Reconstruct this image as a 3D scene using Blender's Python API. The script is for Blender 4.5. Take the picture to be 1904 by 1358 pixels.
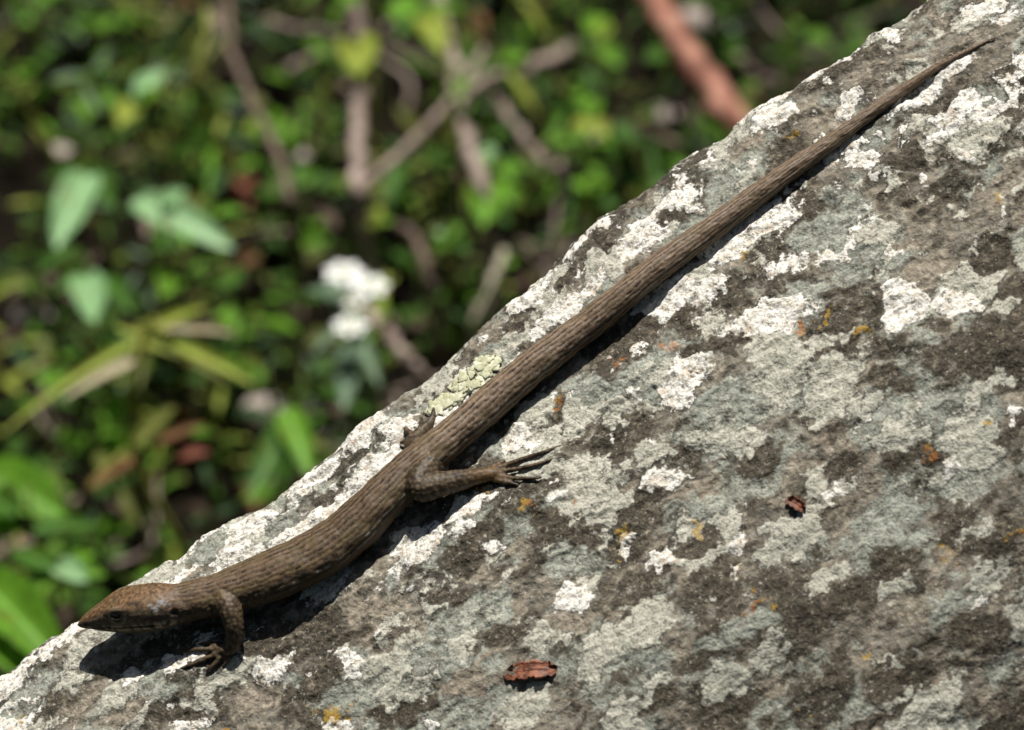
import bpy, math, random
import numpy as np
from mathutils import Vector, Matrix

for o in list(bpy.data.objects):
    bpy.data.objects.remove(o)
scene = bpy.context.scene
COL = scene.collection
rnd = random.Random(11)
rng = np.random.default_rng(11)
R = math.radians

# ------------------------------------------------------------------ camera, sky, sun, exposure
PITCH = R(35.0)
DIST = 0.50                      # camera to lizard, metres
WT = 0.286                       # width of the view / distance
IW, IH = 1904.0, 1358.0          # photograph size, used as a measuring grid
GROUND_Z = 0.0
O = np.array([0.0, 0.0, 0.32])   # middle of the lizard's tail base, on the rock
CX = np.array([1.0, 0, 0])
CY = np.array([0, math.sin(PITCH), math.cos(PITCH)])
CZ = np.array([0, -math.cos(PITCH), math.sin(PITCH)])
CAM = O + DIST * CZ

cam_data = bpy.data.cameras.new("camera")
cam = bpy.data.objects.new("camera", cam_data)
COL.objects.link(cam)
cam.location = CAM
cam.rotation_euler = (R(90) - PITCH, 0, 0)
cam_data.sensor_width = 36
cam_data.lens = 36 / WT
cam_data.clip_start = 0.01
cam_data.clip_end = 300
cam_data.dof.use_dof = True
cam_data.dof.focus_distance = DIST - 0.004
cam_data.dof.aperture_fstop = (cam_data.lens) / 5.5
scene.camera = cam

SUN = np.array([0.02, 0.93, 0.37])               # towards the sun, camera axes
SUNW = SUN[0] * CX + SUN[1] * CY + SUN[2] * CZ
SUNW /= np.linalg.norm(SUNW)
world = bpy.data.worlds.new("World")
scene.world = world
world.use_nodes = True
wn = world.node_tree
sky = wn.nodes.new("ShaderNodeTexSky")
sky.sky_type = 'NISHITA'
sky.sun_disc = False
sky.dust_density = 3.0
sky.altitude = 800
sky.sun_elevation = math.asin(SUNW[2])
sky.sun_rotation = math.atan2(SUNW[0], SUNW[1])
bg = wn.nodes["Background"]
bg.inputs[1].default_value = 0.05
wn.links.new(sky.outputs[0], bg.inputs[0])
sl = bpy.data.lights.new("sun", 'SUN')
sl.energy = 5.0
sl.angle = R(0.53)
sl.color = (1.0, 0.965, 0.90)
sun = bpy.data.objects.new("sun", sl)
sun.rotation_euler = Vector(SUNW).to_track_quat('Z', 'Y').to_euler()
sun.location = SUNW * 5
COL.objects.link(sun)
scene.view_settings.view_transform = 'Standard'
scene.view_settings.look = 'None'
scene.view_settings.gamma = 1
scene.view_settings.use_curve_mapping = False
scene.view_settings.exposure = 0.28

# ------------------------------------------------------------------ numbers: noise, rays, surfaces
_perm = rng.permutation(256)
_perm = np.concatenate([_perm, _perm, _perm])
_ga = rng.random(256) * 2 * np.pi
_gx, _gy = np.cos(_ga), np.sin(_ga)


def perlin(x, y):
    xi = np.floor(x).astype(np.int64)
    yi = np.floor(y).astype(np.int64)
    xf = x - xi
    yf = y - yi
    xi &= 255
    yi &= 255
    sx = xf * xf * xf * (xf * (xf * 6 - 15) + 10)
    sy = yf * yf * yf * (yf * (yf * 6 - 15) + 10)

    def g(ix, iy, dx, dy):
        h = _perm[_perm[ix & 255] + (iy & 255)]
        return _gx[h] * dx + _gy[h] * dy
    a = g(xi, yi, xf, yf)
    b = g(xi + 1, yi, xf - 1, yf)
    c = g(xi, yi + 1, xf, yf - 1)
    d = g(xi + 1, yi + 1, xf - 1, yf - 1)
    return ((a + (b - a) * sx) * (1 - sy) + (c + (d - c) * sx) * sy) * 1.5


def fbm(x, y, oct=4, gain=0.5, off=0.0):
    s = np.zeros_like(np.asarray(x, float))
    A = 1.0
    f = 1.0
    for i in range(oct):
        s = s + A * perlin(x * f + off + 17.3 * i, y * f - off + 9.1 * i)
        A *= gain
        f *= 2.03
    return s


def smooth(a, b, x):
    t = np.clip((x - a) / (b - a), 0, 1)
    return t * t * (3 - 2 * t)


def worley(x, y, seed, keep, rmin, rmax):
    """signed 'inside' field of round patches scattered one per cell (units of a cell)"""
    xi = np.floor(x).astype(np.int64)
    yi = np.floor(y).astype(np.int64)
    best = np.full(x.shape, -1.0)
    for dx in (-1, 0, 1):
        for dy in (-1, 0, 1):
            cx = xi + dx
            cy = yi + dy
            h = _perm[(_perm[(cx + seed) & 255] + cy) & 255]
            h2 = _perm[(h + 57) & 255]
            h3 = _perm[(h + 113) & 255]
            h4 = _perm[(h2 + 31) & 255]
            px = cx + 0.1 + 0.8 * h / 255.0
            py = cy + 0.1 + 0.8 * h2 / 255.0
            r = np.where(h3 / 255.0 < keep, rmin + (rmax - rmin) * h4 / 255.0, -1.0)
            best = np.maximum(best, r - np.hypot(x - px, y - py))
    return best


# rock axes: A along the ridge (uphill), B down the face towards the camera, N out of the face
TH = math.atan2(1262.0, 1740.0)
KZ = 0.70


def cam2w(v):
    return v[0] * CX + v[1] * CY + v[2] * CZ


A = cam2w((math.cos(TH), math.sin(TH), 0.0))
B = cam2w((math.sin(TH), -math.cos(TH), KZ))
B /= np.linalg.norm(B)
N = np.cross(A, B)
if np.dot(N, CZ) < 0:
    N = -N


def ray(px, py):
    d = -CZ + ((px - IW / 2) / IW * WT) * CX - ((py - IH / 2) / IW * WT) * CY
    return d


def onplane(px, py, off=0.0):
    """(u, v) in metres on the rock plane lifted by off"""
    d = ray(px, py)
    t = (off - np.dot(CAM - O, N)) / np.dot(d, N)
    p = CAM + d * t - O
    return float(np.dot(p, A)), float(np.dot(p, B))


def gpt(px, py, dz=0.0):
    """point on the ray of a grid position, dz metres in front of where it meets the ground"""
    d = ray(px, py)
    t = (GROUND_Z - CAM[2]) / d[2]
    n = np.linalg.norm(d)
    return CAM + d * (t - dz / n)


# ridge line of the rock, grid positions
RIDGE = [(-120, 1345), (0, 1262), (75, 1205), (160, 1150), (240, 1092), (330, 1040), (370, 1000), (480, 940), (560, 880), (640, 825),
         (700, 775), (790, 722), (830, 680), (890, 618), (940, 575), (1010, 518), (1060, 465), (1120, 410),
         (1190, 372), (1260, 308), (1350, 254), (1390, 213), (1460, 178), (1530, 128), (1580, 103), (1630, 63),
         (1690, 42), (1740, 0), (1830, -60), (1950, -140)]
RR = 0.0055
SHIFT = 29.0
_rp = np.array([onplane(x - SHIFT * math.sin(TH), y - SHIFT * math.cos(TH)) for x, y in RIDGE])
_lin = np.polyfit(_rp[:, 0], _rp[:, 1], 1)


def v0lin(u):
    return np.polyval(_lin, np.clip(u, -0.16, 0.16)) + 0 * u


def v0(u):
    return np.interp(u, _rp[:, 0], _rp[:, 1])


# profile of the rock across the ridge: angle below the plane as a function of the path w
_w = np.linspace(-0.75, 0.85, 16001)
_al = np.zeros_like(_w)
_al = np.where(_w < RR, -np.minimum((RR - _w) / RR, R(97)), _al)
_al = np.where(_w > 0.022, smooth(0.020, 0.105, _w) * R(36), _al)
_al = np.where(_w > 0.15, R(36) + smooth(0.15, 0.30, _w) * R(60), _al)
_dw = _w[1] - _w[0]
_q = np.cumsum(np.cos(_al)) * _dw
_h = np.cumsum(-np.sin(_al)) * _dw
_q += RR - np.interp(RR, _w, _q)
_h -= np.interp(RR, _w, _h)


def prof(w):
    return np.interp(w, _w, _q), np.interp(w, _w, _h), np.interp(w, _w, _al)


def w_of_q(q):
    i = _w > -0.002
    return np.interp(q, _q[i], _w[i])


def macro(u, w):
    """slow relief of the rock face, metres"""
    m = 0.9 * fbm(u / 0.034 + 3.7, w / 0.021 + 1.2, 2)
    m = m + 0.55 * fbm(u / 0.013 + 11.7, w / 0.0085 + 5.2, 2)
    m = m - 1e3 * 0.34 * smooth(-0.030, -0.075, u) * (np.sqrt(np.maximum(0, w - 0.019) ** 2 + 0.006 ** 2) - 0.006) * (w > 0.019) * smooth(0.3, 0.1, w)
    return m * 1e-3


def pt(px, py, h=0.0, local=True):
    """world point on the ray of a grid position, h metres above the rock face"""
    off = h
    for i in range(8):
        u, v = onplane(px, py, off)
        w = float(w_of_q(v - float(v0lin(np.array(u)))))
        q, hh, al = prof(w)
        m = float(macro(np.array(u), np.array(w))) if local else 0.0
        off = float(hh) + m + h
    return O + A * u + B * v + N * off


# ------------------------------------------------------------------ objects and materials: helpers
def tag(o, label=None, cat=None, group=None, kind=None):
    if label:
        o["label"] = label
    if cat:
        o["category"] = cat
    if group:
        o["group"] = group
    if kind:
        o["kind"] = kind
    return o


def mesh_np(name, V, F, mat=None, smooth_=True, parent=None):
    """V (n,3), F (m,k) arrays -> linked mesh object"""
    me = bpy.data.meshes.new(name)
    V = np.asarray(V, np.float32)
    F = np.asarray(F, np.int32)
    k = F.shape[1]
    me.vertices.add(len(V))
    me.vertices.foreach_set("co", V.ravel())
    me.loops.add(F.size)
    me.loops.foreach_set("vertex_index", F.ravel())
    me.polygons.add(len(F))
    me.polygons.foreach_set("loop_start", np.arange(0, F.size, k, dtype=np.int32))
    me.polygons.foreach_set("loop_total", np.full(len(F), k, np.int32))
    me.update(calc_edges=True)
    if smooth_:
        me.polygons.foreach_set("use_smooth", np.ones(len(F), bool))
    o = bpy.data.objects.new(name, me)
    COL.objects.link(o)
    if mat:
        me.materials.append(mat)
    if parent:
        o.parent = parent
    return o


def empty(name, loc):
    o = bpy.data.objects.new(name, None)
    o.location = loc
    o.empty_display_size = 0.01
    COL.objects.link(o)
    return o


class NT:
    """tiny node-graph helper"""
    def __init__(self, name):
        self.m = bpy.data.materials.new(name)
        self.m.use_nodes = True
        self.t = self.m.node_tree
        self.b = self.t.nodes["Principled BSDF"]
        self.out = self.t.nodes["Material Output"]

    def n(self, typ, **kw):
        nd = self.t.nodes.new(typ)
        for k, v in kw.items():
            setattr(nd, k, v)
        return nd

    def put(self, sock, val):
        if isinstance(val, bpy.types.NodeSocket):
            self.t.links.new(val, sock)
        else:
            if sock.type == 'RGBA' and len(val) == 3:
                val = (*val, 1)
            sock.default_value = val

    def noise(self, vec, scale, detail=3, rough=0.5, dist=0.0, out=0):
        nd = self.n("ShaderNodeTexNoise")
        nd.inputs['Scale'].default_value = scale
        nd.inputs['Detail'].default_value = detail
        nd.inputs['Roughness'].default_value = rough
        nd.inputs['Distortion'].default_value = dist
        self.put(nd.inputs['Vector'], vec)
        return nd.outputs[out]

    def vor(self, vec, scale, feature='F1', out=0, rand=1.0):
        nd = self.n("ShaderNodeTexVoronoi", feature=feature)
        nd.inputs['Scale'].default_value = scale
        nd.inputs['Randomness'].default_value = rand
        self.put(nd.inputs['Vector'], vec)
        return nd.outputs[out]

    def math(self, op, a, b=None, c=None, clamp=False):
        nd = self.n("ShaderNodeMath", operation=op, use_clamp=clamp)
        self.put(nd.inputs[0], a)
        if b is not None:
            self.put(nd.inputs[1], b)
        if c is not None:
            self.put(nd.inputs[2], c)
        return nd.outputs[0]

    def step(self, x, lo, hi, olo=0.0, ohi=1.0):
        nd = self.n("ShaderNodeMapRange", interpolation_type='SMOOTHSTEP')
        self.put(nd.inputs[0], x)
        for i, v in enumerate((lo, hi, olo, ohi)):
            self.put(nd.inputs[1 + i], v)
        return nd.outputs[0]

    def mix(self, f, a, b, mode='MIX'):
        nd = self.n("ShaderNodeMix", data_type='RGBA', blend_type=mode)
        self.put(nd.inputs[0], f)
        self.put(nd.inputs[6], a)
        self.put(nd.inputs[7], b)
        return nd.outputs[2]

    def ramp(self, x, stops):
        nd = self.n("ShaderNodeValToRGB")
        e = nd.color_ramp.elements
        while len(e) < len(stops):
            e.new(0.5)
        for i, (p, c) in enumerate(stops):
            e[i].position = p
            e[i].color = (*c, 1)
        self.put(nd.inputs[0], x)
        return nd.outputs[0]

    def bump(self, h, dist, strength=1.0, normal=None):
        nd = self.n("ShaderNodeBump")
        nd.inputs['Strength'].default_value = strength
        nd.inputs['Distance'].default_value = dist
        self.put(nd.inputs['Height'], h)
        if normal is not None:
            self.put(nd.inputs['Normal'], normal)
        return nd.outputs[0]

    def attr(self, name):
        return self.n("ShaderNodeAttribute", attribute_name=name)


# ------------------------------------------------------------------ the rock
def rock_material():
    t = NT("lichen_rock")
    co = t.n("ShaderNodeTexCoord").outputs['Object']
    a1 = t.attr("lichen_a")
    a2 = t.attr("lichen_b")
    s1 = t.n("ShaderNodeSeparateColor")
    t.put(s1.inputs[0], a1.outputs['Color'])
    s2 = t.n("ShaderNodeSeparateColor")
    t.put(s2.inputs[0], a2.outputs['Color'])
    Fw, Fp, Fd = s1.outputs[0], s1.outputs[1], s1.outputs[2]
    Fg, Fy, Ft = s2.outputs[0], s2.outputs[1], s2.outputs[2]
    n1 = t.noise(co, 900, 4, 0.62)      # ~1 mm
    n2 = t.noise(co, 2600, 3, 0.6)      # ~0.4 mm
    n3 = t.noise(co, 330, 4, 0.6)       # ~3 mm
    n4 = t.noise(co, 90, 3, 0.55)
    edge = t.math('MULTIPLY_ADD', t.math('SUBTRACT', n1, 0.5), 2.2, t.math('MULTIPLY', t.math('SUBTRACT', n2, 0.5), 1.0))

    def mask(F, soft=0.16, bias=0.0):
        return t.step(t.math('ADD', t.math('ADD', F, edge), bias), -soft, soft)
    m1 = t.noise(co, 620, 5, 0.68, 0.3)      # speckle fields
    m2 = t.noise(co, 1350, 4, 0.65, 0.2)
    m3 = t.noise(co, 210, 4, 0.65, 0.4)
    # bare stone: warm grey-brown, mottled
    base = t.ramp(n3, [(0.30, (0.058, 0.053, 0.043)), (0.45, (0.120, 0.109, 0.086)), (0.56, (0.190, 0.173, 0.138)), (0.70, (0.28, 0.26, 0.215))])
    base = t.mix(t.step(n1, 0.45, 0.66, 0, 0.8), base, (0.24, 0.20, 0.15))
    # tan crust
    tanc = t.ramp(n1, [(0.3, (0.12, 0.10, 0.075)), (0.5, (0.26, 0.222, 0.168)), (0.7, (0.42, 0.37, 0.29))])
    col = t.mix(t.math('MULTIPLY', mask(Ft, 0.6), 0.8), base, tanc)
    # grey-green crust
    gc = t.ramp(t.math('MULTIPLY_ADD', n2, 0.5, t.math('MULTIPLY', m1, 0.5)), [(0.36, (0.10, 0.104, 0.085)), (0.47, (0.23, 0.24, 0.20)), (0.56, (0.345, 0.355, 0.295)), (0.66, (0.49, 0.485, 0.42))])
    gc = t.mix(t.step(m3, 0.5, 0.66, 0, 0.45), gc, (0.25, 0.275, 0.24))
    mg = t.math('MULTIPLY', mask(Fg, 0.5), t.step(m1, 0.34, 0.46, 0.35, 0.95))
    col = t.mix(mg, col, gc)
    # dark brown-black crust
    dc = t.ramp(t.math('MULTIPLY_ADD', n2, 0.5, t.math('MULTIPLY', m1, 0.5)), [(0.36, (0.020, 0.017, 0.012)), (0.50, (0.060, 0.050, 0.035)), (0.60, (0.115, 0.097, 0.068)), (0.72, (0.20, 0.17, 0.12))])
    md = t.math('MULTIPLY', mask(Fd, 0.45), t.step(m1, 0.66, 0.54, 0.35, 0.95))
    col = t.mix(md, col, dc)
    # pale grey crust
    pc = t.ramp(t.math('MULTIPLY_ADD', n2, 0.6, t.math('MULTIPLY', n1, 0.4)), [(0.34, (0.18, 0.172, 0.145)), (0.44, (0.36, 0.35, 0.285)), (0.54, (0.50, 0.485, 0.405)), (0.66, (0.61, 0.58, 0.49))])
    pc = t.mix(t.step(m3, 0.48, 0.64, 0, 0.5), pc, (0.36, 0.36, 0.29))
    mp = t.math('MULTIPLY', mask(Fp, 0.3), t.step(m2, 0.34, 0.44, 0.25, 0.97))
    rim = t.math('MULTIPLY', t.step(t.math('ADD', Fp, edge), -0.55, -0.1), t.step(t.math('ADD', Fp, edge), 0.15, -0.05))
    col = t.mix(t.math('MULTIPLY', rim, t.step(n4, 0.45, 0.6, 0, 0.8)), col, (0.032, 0.028, 0.023))
    col = t.mix(mp, col, pc)
    # white crust
    wc = t.ramp(t.math('MULTIPLY_ADD', n2, 0.55, t.math('MULTIPLY', n1, 0.45)), [(0.33, (0.24, 0.20, 0.15)), (0.42, (0.58, 0.53, 0.44)), (0.52, (0.76, 0.745, 0.69)), (0.68, (0.84, 0.79, 0.72))])
    wc = t.mix(t.step(t.noise(co, 520, 3, 0.6), 0.52, 0.68, 0, 0.6), wc, (0.56, 0.44, 0.32))
    mw = t.math('MULTIPLY', mask(Fw, 0.22), t.step(m2, 0.36, 0.45, 0.2, 1.0))
    rim2 = t.math('MULTIPLY', t.step(t.math('ADD', Fw, edge), -0.5, -0.1), t.step(t.math('ADD', Fw, edge), 0.15, -0.05))
    col = t.mix(t.math('MULTIPLY', rim2, t.step(n4, 0.5, 0.62, 0, 0.8)), col, (0.035, 0.030, 0.025))
    col = t.mix(mw, col, wc)
    # loose speckle of everything: pale grains, tan grains, dark pits
    col = t.mix(t.step(m2, 0.60, 0.70, 0, 0.55), col, (0.52, 0.50, 0.43))
    col = t.mix(t.step(t.noise(co, 1100, 3, 0.6), 0.60, 0.70, 0, 0.45), col, (0.33, 0.26, 0.185))
    col = t.mix(t.step(t.noise(co, 800, 4, 0.7, 0.5), 0.42, 0.31, 0, 0.75), col, (0.050, 0.044, 0.034))
    # mustard and orange crust, granular
    yc = t.mix(t.step(n4, 0.40, 0.48), (0.30, 0.11, 0.025), (0.34, 0.21, 0.028))
    my = t.step(t.math('ADD', Fy, t.math('MULTIPLY', edge, 2.6)), -0.1, 0.7)
    col = t.mix(t.math('MULTIPLY', my, 0.75), col, yc)
    t.put(t.b.inputs['Base Color'], col)
    t.put(t.b.inputs['Roughness'], 0.85)
    t.put(t.b.inputs['Specular IOR Level'], 0.25)
    b1 = t.bump(n3, 0.0005, 0.6)
    b2 = t.bump(t.math('ADD', n1, t.math('MULTIPLY', mw, 0.10)), 0.00030, 0.7, b1)
    b3 = t.bump(n2, 0.00026, 0.9, b2)
    t.put(t.b.inputs['Normal'], b3)
    return t.m


# lichen patches: grid x, y, half-length, half-width, angle, kind (w white, p pale, g grey-green, d dark, y yellow/orange, t tan); three d under the head paint its shadow darker
PATCHES = """
w 1240 562 72 30 32;w 1427 593 82 30 18;w 1680 562 50 44 60;w 1776 563 52 25 5;p 1855 573 32 12 30
p 1443 708 78 44 35;p 1540 628 50 20 36;g 1712 695 50 28 8;w 1411 425 74 28 30;w 1363 470 44 18 30;w 1459 498 42 14 20;p 1633 438 34 24 0
w 1283 680 42 26 0;w 1256 725 40 26 40;p 1141 768 36 26 0;p 1074 774 22 30 90;w 968 824 28 28 0;p 985 762 36 30 40;g 1206 735 26 24 0
p 1386 821 36 26 20;p 1318 815 46 18 20;p 1215 844 40 20 30;w 1224 889 44 16 15;p 1132 930 40 36 0;p 1050 871 52 14 10
w 774 1018 62 36 40;w 863 952 42 16 45;w 932 1006 20 12 20;g 970 980 30 22 0;g 1049 1040 42 34 0;p 1011 1182 50 24 -8;g 787 1223 62 28 40
p 844 1213 25 18 0;p 737 1248 26 15 30;p 695 1232 38 22 70;w 645 1239 24 22 0;g 648 1283 82 25 20;g 869 1324 42 40 0;g 932 1299 30 24 0
p 973 1321 40 34 0;w 617 1340 26 12 0;d 607 1170 84 42 12;w 1121 1209 60 32 30;p 1206 1151 46 18 35;p 1475 998 78 34 40;w 1237 1040 38 20 10
g 1074 1035 60 26 -20;p 1127 950 44 34 40;g 1638 971 104 40 35;g 1406 1166 58 34 20;w 1427 1219 44 13 35;p 1164 1325 62 20 35;p 958 1320 38 26 0
p 1733 1320 92 30 40;g 1596 1314 50 22 20;d 1195 955 52 20 20;d 1021 966 36 28 0;d 1580 1114 52 30 20;d 1675 1256 84 40 20;d 1660 1050 62 30 20
d 1522 1277 62 24 20;y 984 940 18 9 20;y 1309 974 14 10 0;y 1398 1124 22 8 20;y 1446 1121 18 8 0;y 1079 932 12 6 0;y 1620 1211 18 8 30
y 1765 1029 24 11 0;y 1493 612 18 8 20;y 1533 592 10 7 0;y 1598 619 18 11 0;y 1836 782 10 6 0;y 1153 662 10 7 0;y 1484 266 9 5 0
y 616 1318 34 13 0;y 404 1348 20 12 0;y 888 900 20 8 0;g 293 1283 46 32 20;w 466 1202 20 26 0;p 440 1241 60 14 30;d 511 1186 62 34 20
g 537 1264 24 18 0;p 260 1190 60 10 14;w 397 1192 10 8 0;w 114 1195 64 16 38;w 689 876 60 34 45;w 589 962 84 24 36;w 526 999 46 20 36
w 733 776 42 22 40;g 510 955 30 22 0;d 591 918 28 17 10;g 387 1013 46 28 40;w 326 1070 52 9 25;w 562 897 32 15 45;d 636 873 12 11 0
w 1253 399 46 12 25;w 1205 437 30 14 45;d 1250 427 32 18 30;p 1142 506 42 25 30;w 1064 569 78 20 30;w 1080 475 42 12 40;d 1142 465 30 14 40
d 1070 519 52 11 40;w 985 560 42 14 35;p 956 626 36 14 30;d 969 597 52 9 30;g 881 664 42 13 38;w 1554 124 34 9 38;d 1617 105 36 22 0
w 1649 63 26 11 10;w 1573 190 20 10 30;w 1405 222 42 11 40;w 1452 190 32 8 36;t 1395 286 52 12 30;d 1490 235 52 12 25;w 1744 146 62 14 40
w 1697 184 42 13 25;w 1760 241 36 14 40;d 1760 184 50 13 25;w 1839 209 42 17 30;d 1871 140 30 13 30;g 1554 381 52 12 30;d 1681 298 52 20 10
w 1601 301 30 11 20;w 1709 324 10 8 0;w 1436 390 42 17 30;w 1865 19 24 10 20;d 1516 397 32 10 40;d 1110 640 40 30 20;d 1330 650 90 16 5
d 1200 620 40 30 0;d 1560 590 60 24 20;d 1650 640 50 20 10;d 1780 660 80 34 10;d 1845 640 50 40 0;d 1500 780 46 26 30;d 1420 850 60 22 30
d 1645 700 30 30 0;d 1640 740 70 12 30;d 1130 830 70 16 10;d 1160 690 16 12 0;d 1450 520 40 16 20;d 1850 470 50 36 0;d 1570 540 60 18 15
p 1540 750 50 30 20;p 1600 760 40 22 20;p 1510 775 36 24 20;g 1650 770 70 18 30;p 1680 800 40 24 20;t 1720 500 60 24 10;t 1690 450 40 18 0
g 1530 440 70 40 20;g 1600 480 60 20 20;g 1350 760 80 30 20;g 1560 400 60 24 25;g 1150 730 50 20 20;g 1090 720 60 22 20;p 1000 1180 20 14 0
g 1760 760 70 24 30;p 1840 720 60 12 35;d 1700 850 60 26 20;g 1800 900 80 30 30;p 1830 860 44 16 30;d 1560 870 50 24 30;t 1300 900 60 22 20
g 1330 940 46 24 20;d 1290 1010 60 26 20;t 700 1130 70 24 25;d 830 1110 50 16 10;d 930 1180 60 22 20;t 880 1060 50 20 20;d 870 1040 60 20 30
d 1150 1130 60 18 20;t 1080 1150 50 20 10;d 760 1320 50 24 30;d 700 1330 30 20 0;t 860 1270 60 22 20;d 1300 1230 60 22 20;g 1330 1190 46 20 20
d 1340 1310 70 24 20;g 1420 1330 50 18 20;d 1440 1080 40 18 20;p 1540 1080 40 16 30;g 1760 1130 60 24 30;p 1840 1080 44 18 30;d 1820 1180 70 30 20
g 1860 1240 40 20 20;d 1780 1000 50 22 20;p 1820 980 44 16 30;d 300 1212 80 24 20;d 215 1243 54 18 25;d 375 1168 46 14 20;t 150 1300 60 26 30;t 230 1330 60 18 30;d 100 1320 40 14 30;g 40 1330 40 14 30
p 380 1290 70 16 30;t 470 1300 50 22 20;d 330 1330 50 14 30;t 200 1220 60 20 30;g 280 1240 30 12 30
""".replace("\n", ";")


def rock_fields(u, w):
    """fields of the lichen crusts over the rock face (positive inside, about mm)"""
    U, W_ = u * 1e3, w * 1e3
    wu = U + 1.5 * fbm(U / 5.0, W_ / 5.0, 3, 0.6, 2.2) + 0.45 * fbm(U / 1.1, W_ / 1.1, 2, 0.5, 8.2)
    wv = W_ + 1.5 * fbm(U / 5.0, W_ / 5.0, 3, 0.6, 31.7) + 0.45 * fbm(U / 1.1, W_ / 1.1, 2, 0.5, 18.2)
    F = {}

    def layer(size, asp, seed, keep, r0, r1):
        return worley(wu / (size * asp), wv / size, seed, keep, r0, r1) * size
    big = fbm(U / 22.0, W_ / 16.0, 3, 0.5, 50.0)
    F['g'] = np.maximum(layer(7, 1.5, 3, 0.55, 0.30, 0.75), layer(2.6, 1.4, 19, 0.45, 0.2, 0.6)) + 0.5 * big - 0.65
    F['t'] = np.maximum(layer(5, 1.4, 33, 0.5, 0.2, 0.7), layer(2.2, 1.4, 49, 0.4, 0.2, 0.6)) - 0.1
    F['d'] = np.maximum(layer(6, 1.7, 63, 0.42, 0.25, 0.62), layer(2.0, 1.6, 79, 0.42, 0.15, 0.5)) - 0.4 * big + 0.02 + 0.2 * smooth(30, 65, W_)
    F['p'] = np.maximum(layer(7.5, 1.4, 95, 0.42, 0.25, 0.60), layer(2.3, 1.5, 109, 0.30, 0.15, 0.5)) + 0.4 * big - 0.32 - 0.55 * smooth(30, 65, W_)
    up = smooth(34, 8, W_ - 0.0 * U)                       # white crust is commoner high on the ridge
    F['w'] = np.maximum(layer(6.0, 1.5, 123, 0.34, 0.15, 0.55) + 0.8 * up, layer(1.9, 1.5, 139, 0.30, 0.15, 0.5) + 0.25 * up) + 0.25 * big - 0.60 - 1.3 * smooth(28, 60, W_)
    F['y'] = layer(9, 1.2, 151, 0.10, 0.05, 0.13) - 0.3
    v = v0lin(u) + prof(w)[0]
    for ent in PATCHES.split(";"):
        ent = ent.split()
        if len(ent) != 6:
            continue
        k = ent[0]
        x, y, rx, ry, ang = map(float, ent[1:])
        c = pt(x, y, 0.0, False) - O
        if k == 'w' and np.dot(c, B) - float(v0lin(np.array(np.dot(c, A)))) > 0.050:
            k = 'p'
        ca, sa = math.cos(R(ang)), math.sin(R(ang))
        e1 = pt(x + rx * ca, y - rx * sa, 0.0, False) - O - c
        e2 = pt(x + ry * sa, y + ry * ca, 0.0, False) - O - c
        M = np.array([[np.dot(e1, A), np.dot(e2, A)], [np.dot(e1, B), np.dot(e2, B)]])
        cu, cv = np.dot(c, A), np.dot(c, B)
        ext = 1.9 * max(np.linalg.norm(e1), np.linalg.norm(e2)) + 0.003
        idx = np.nonzero((np.abs(u - cu) < ext) & (np.abs(v - cv) < ext))[0]
        if len(idx) == 0:
            continue
        du = (wu[idx] * 1e-3 - cu)
        dv = (v[idx] + (wv[idx] - W_[idx]) * 1e-3 - cv)
        Mi = np.linalg.inv(M)
        r = np.hypot(Mi[0, 0] * du + Mi[0, 1] * dv, Mi[1, 0] * du + Mi[1, 1] * dv)
        size = min(np.linalg.norm(e1), np.linalg.norm(e2)) * 1e3
        d = np.clip((1 - r) * (size + 0.5), -3, 1.6)
        for kk in F:
            if kk == k:
                F[kk][idx] = np.maximum(F[kk][idx], d)
            elif kk != 'y' and k != 'y':
                F[kk][idx] = np.where(d > -0.4, np.minimum(F[kk][idx], np.maximum(-d, -1.2) + 0.15), F[kk][idx])
    return F


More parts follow.
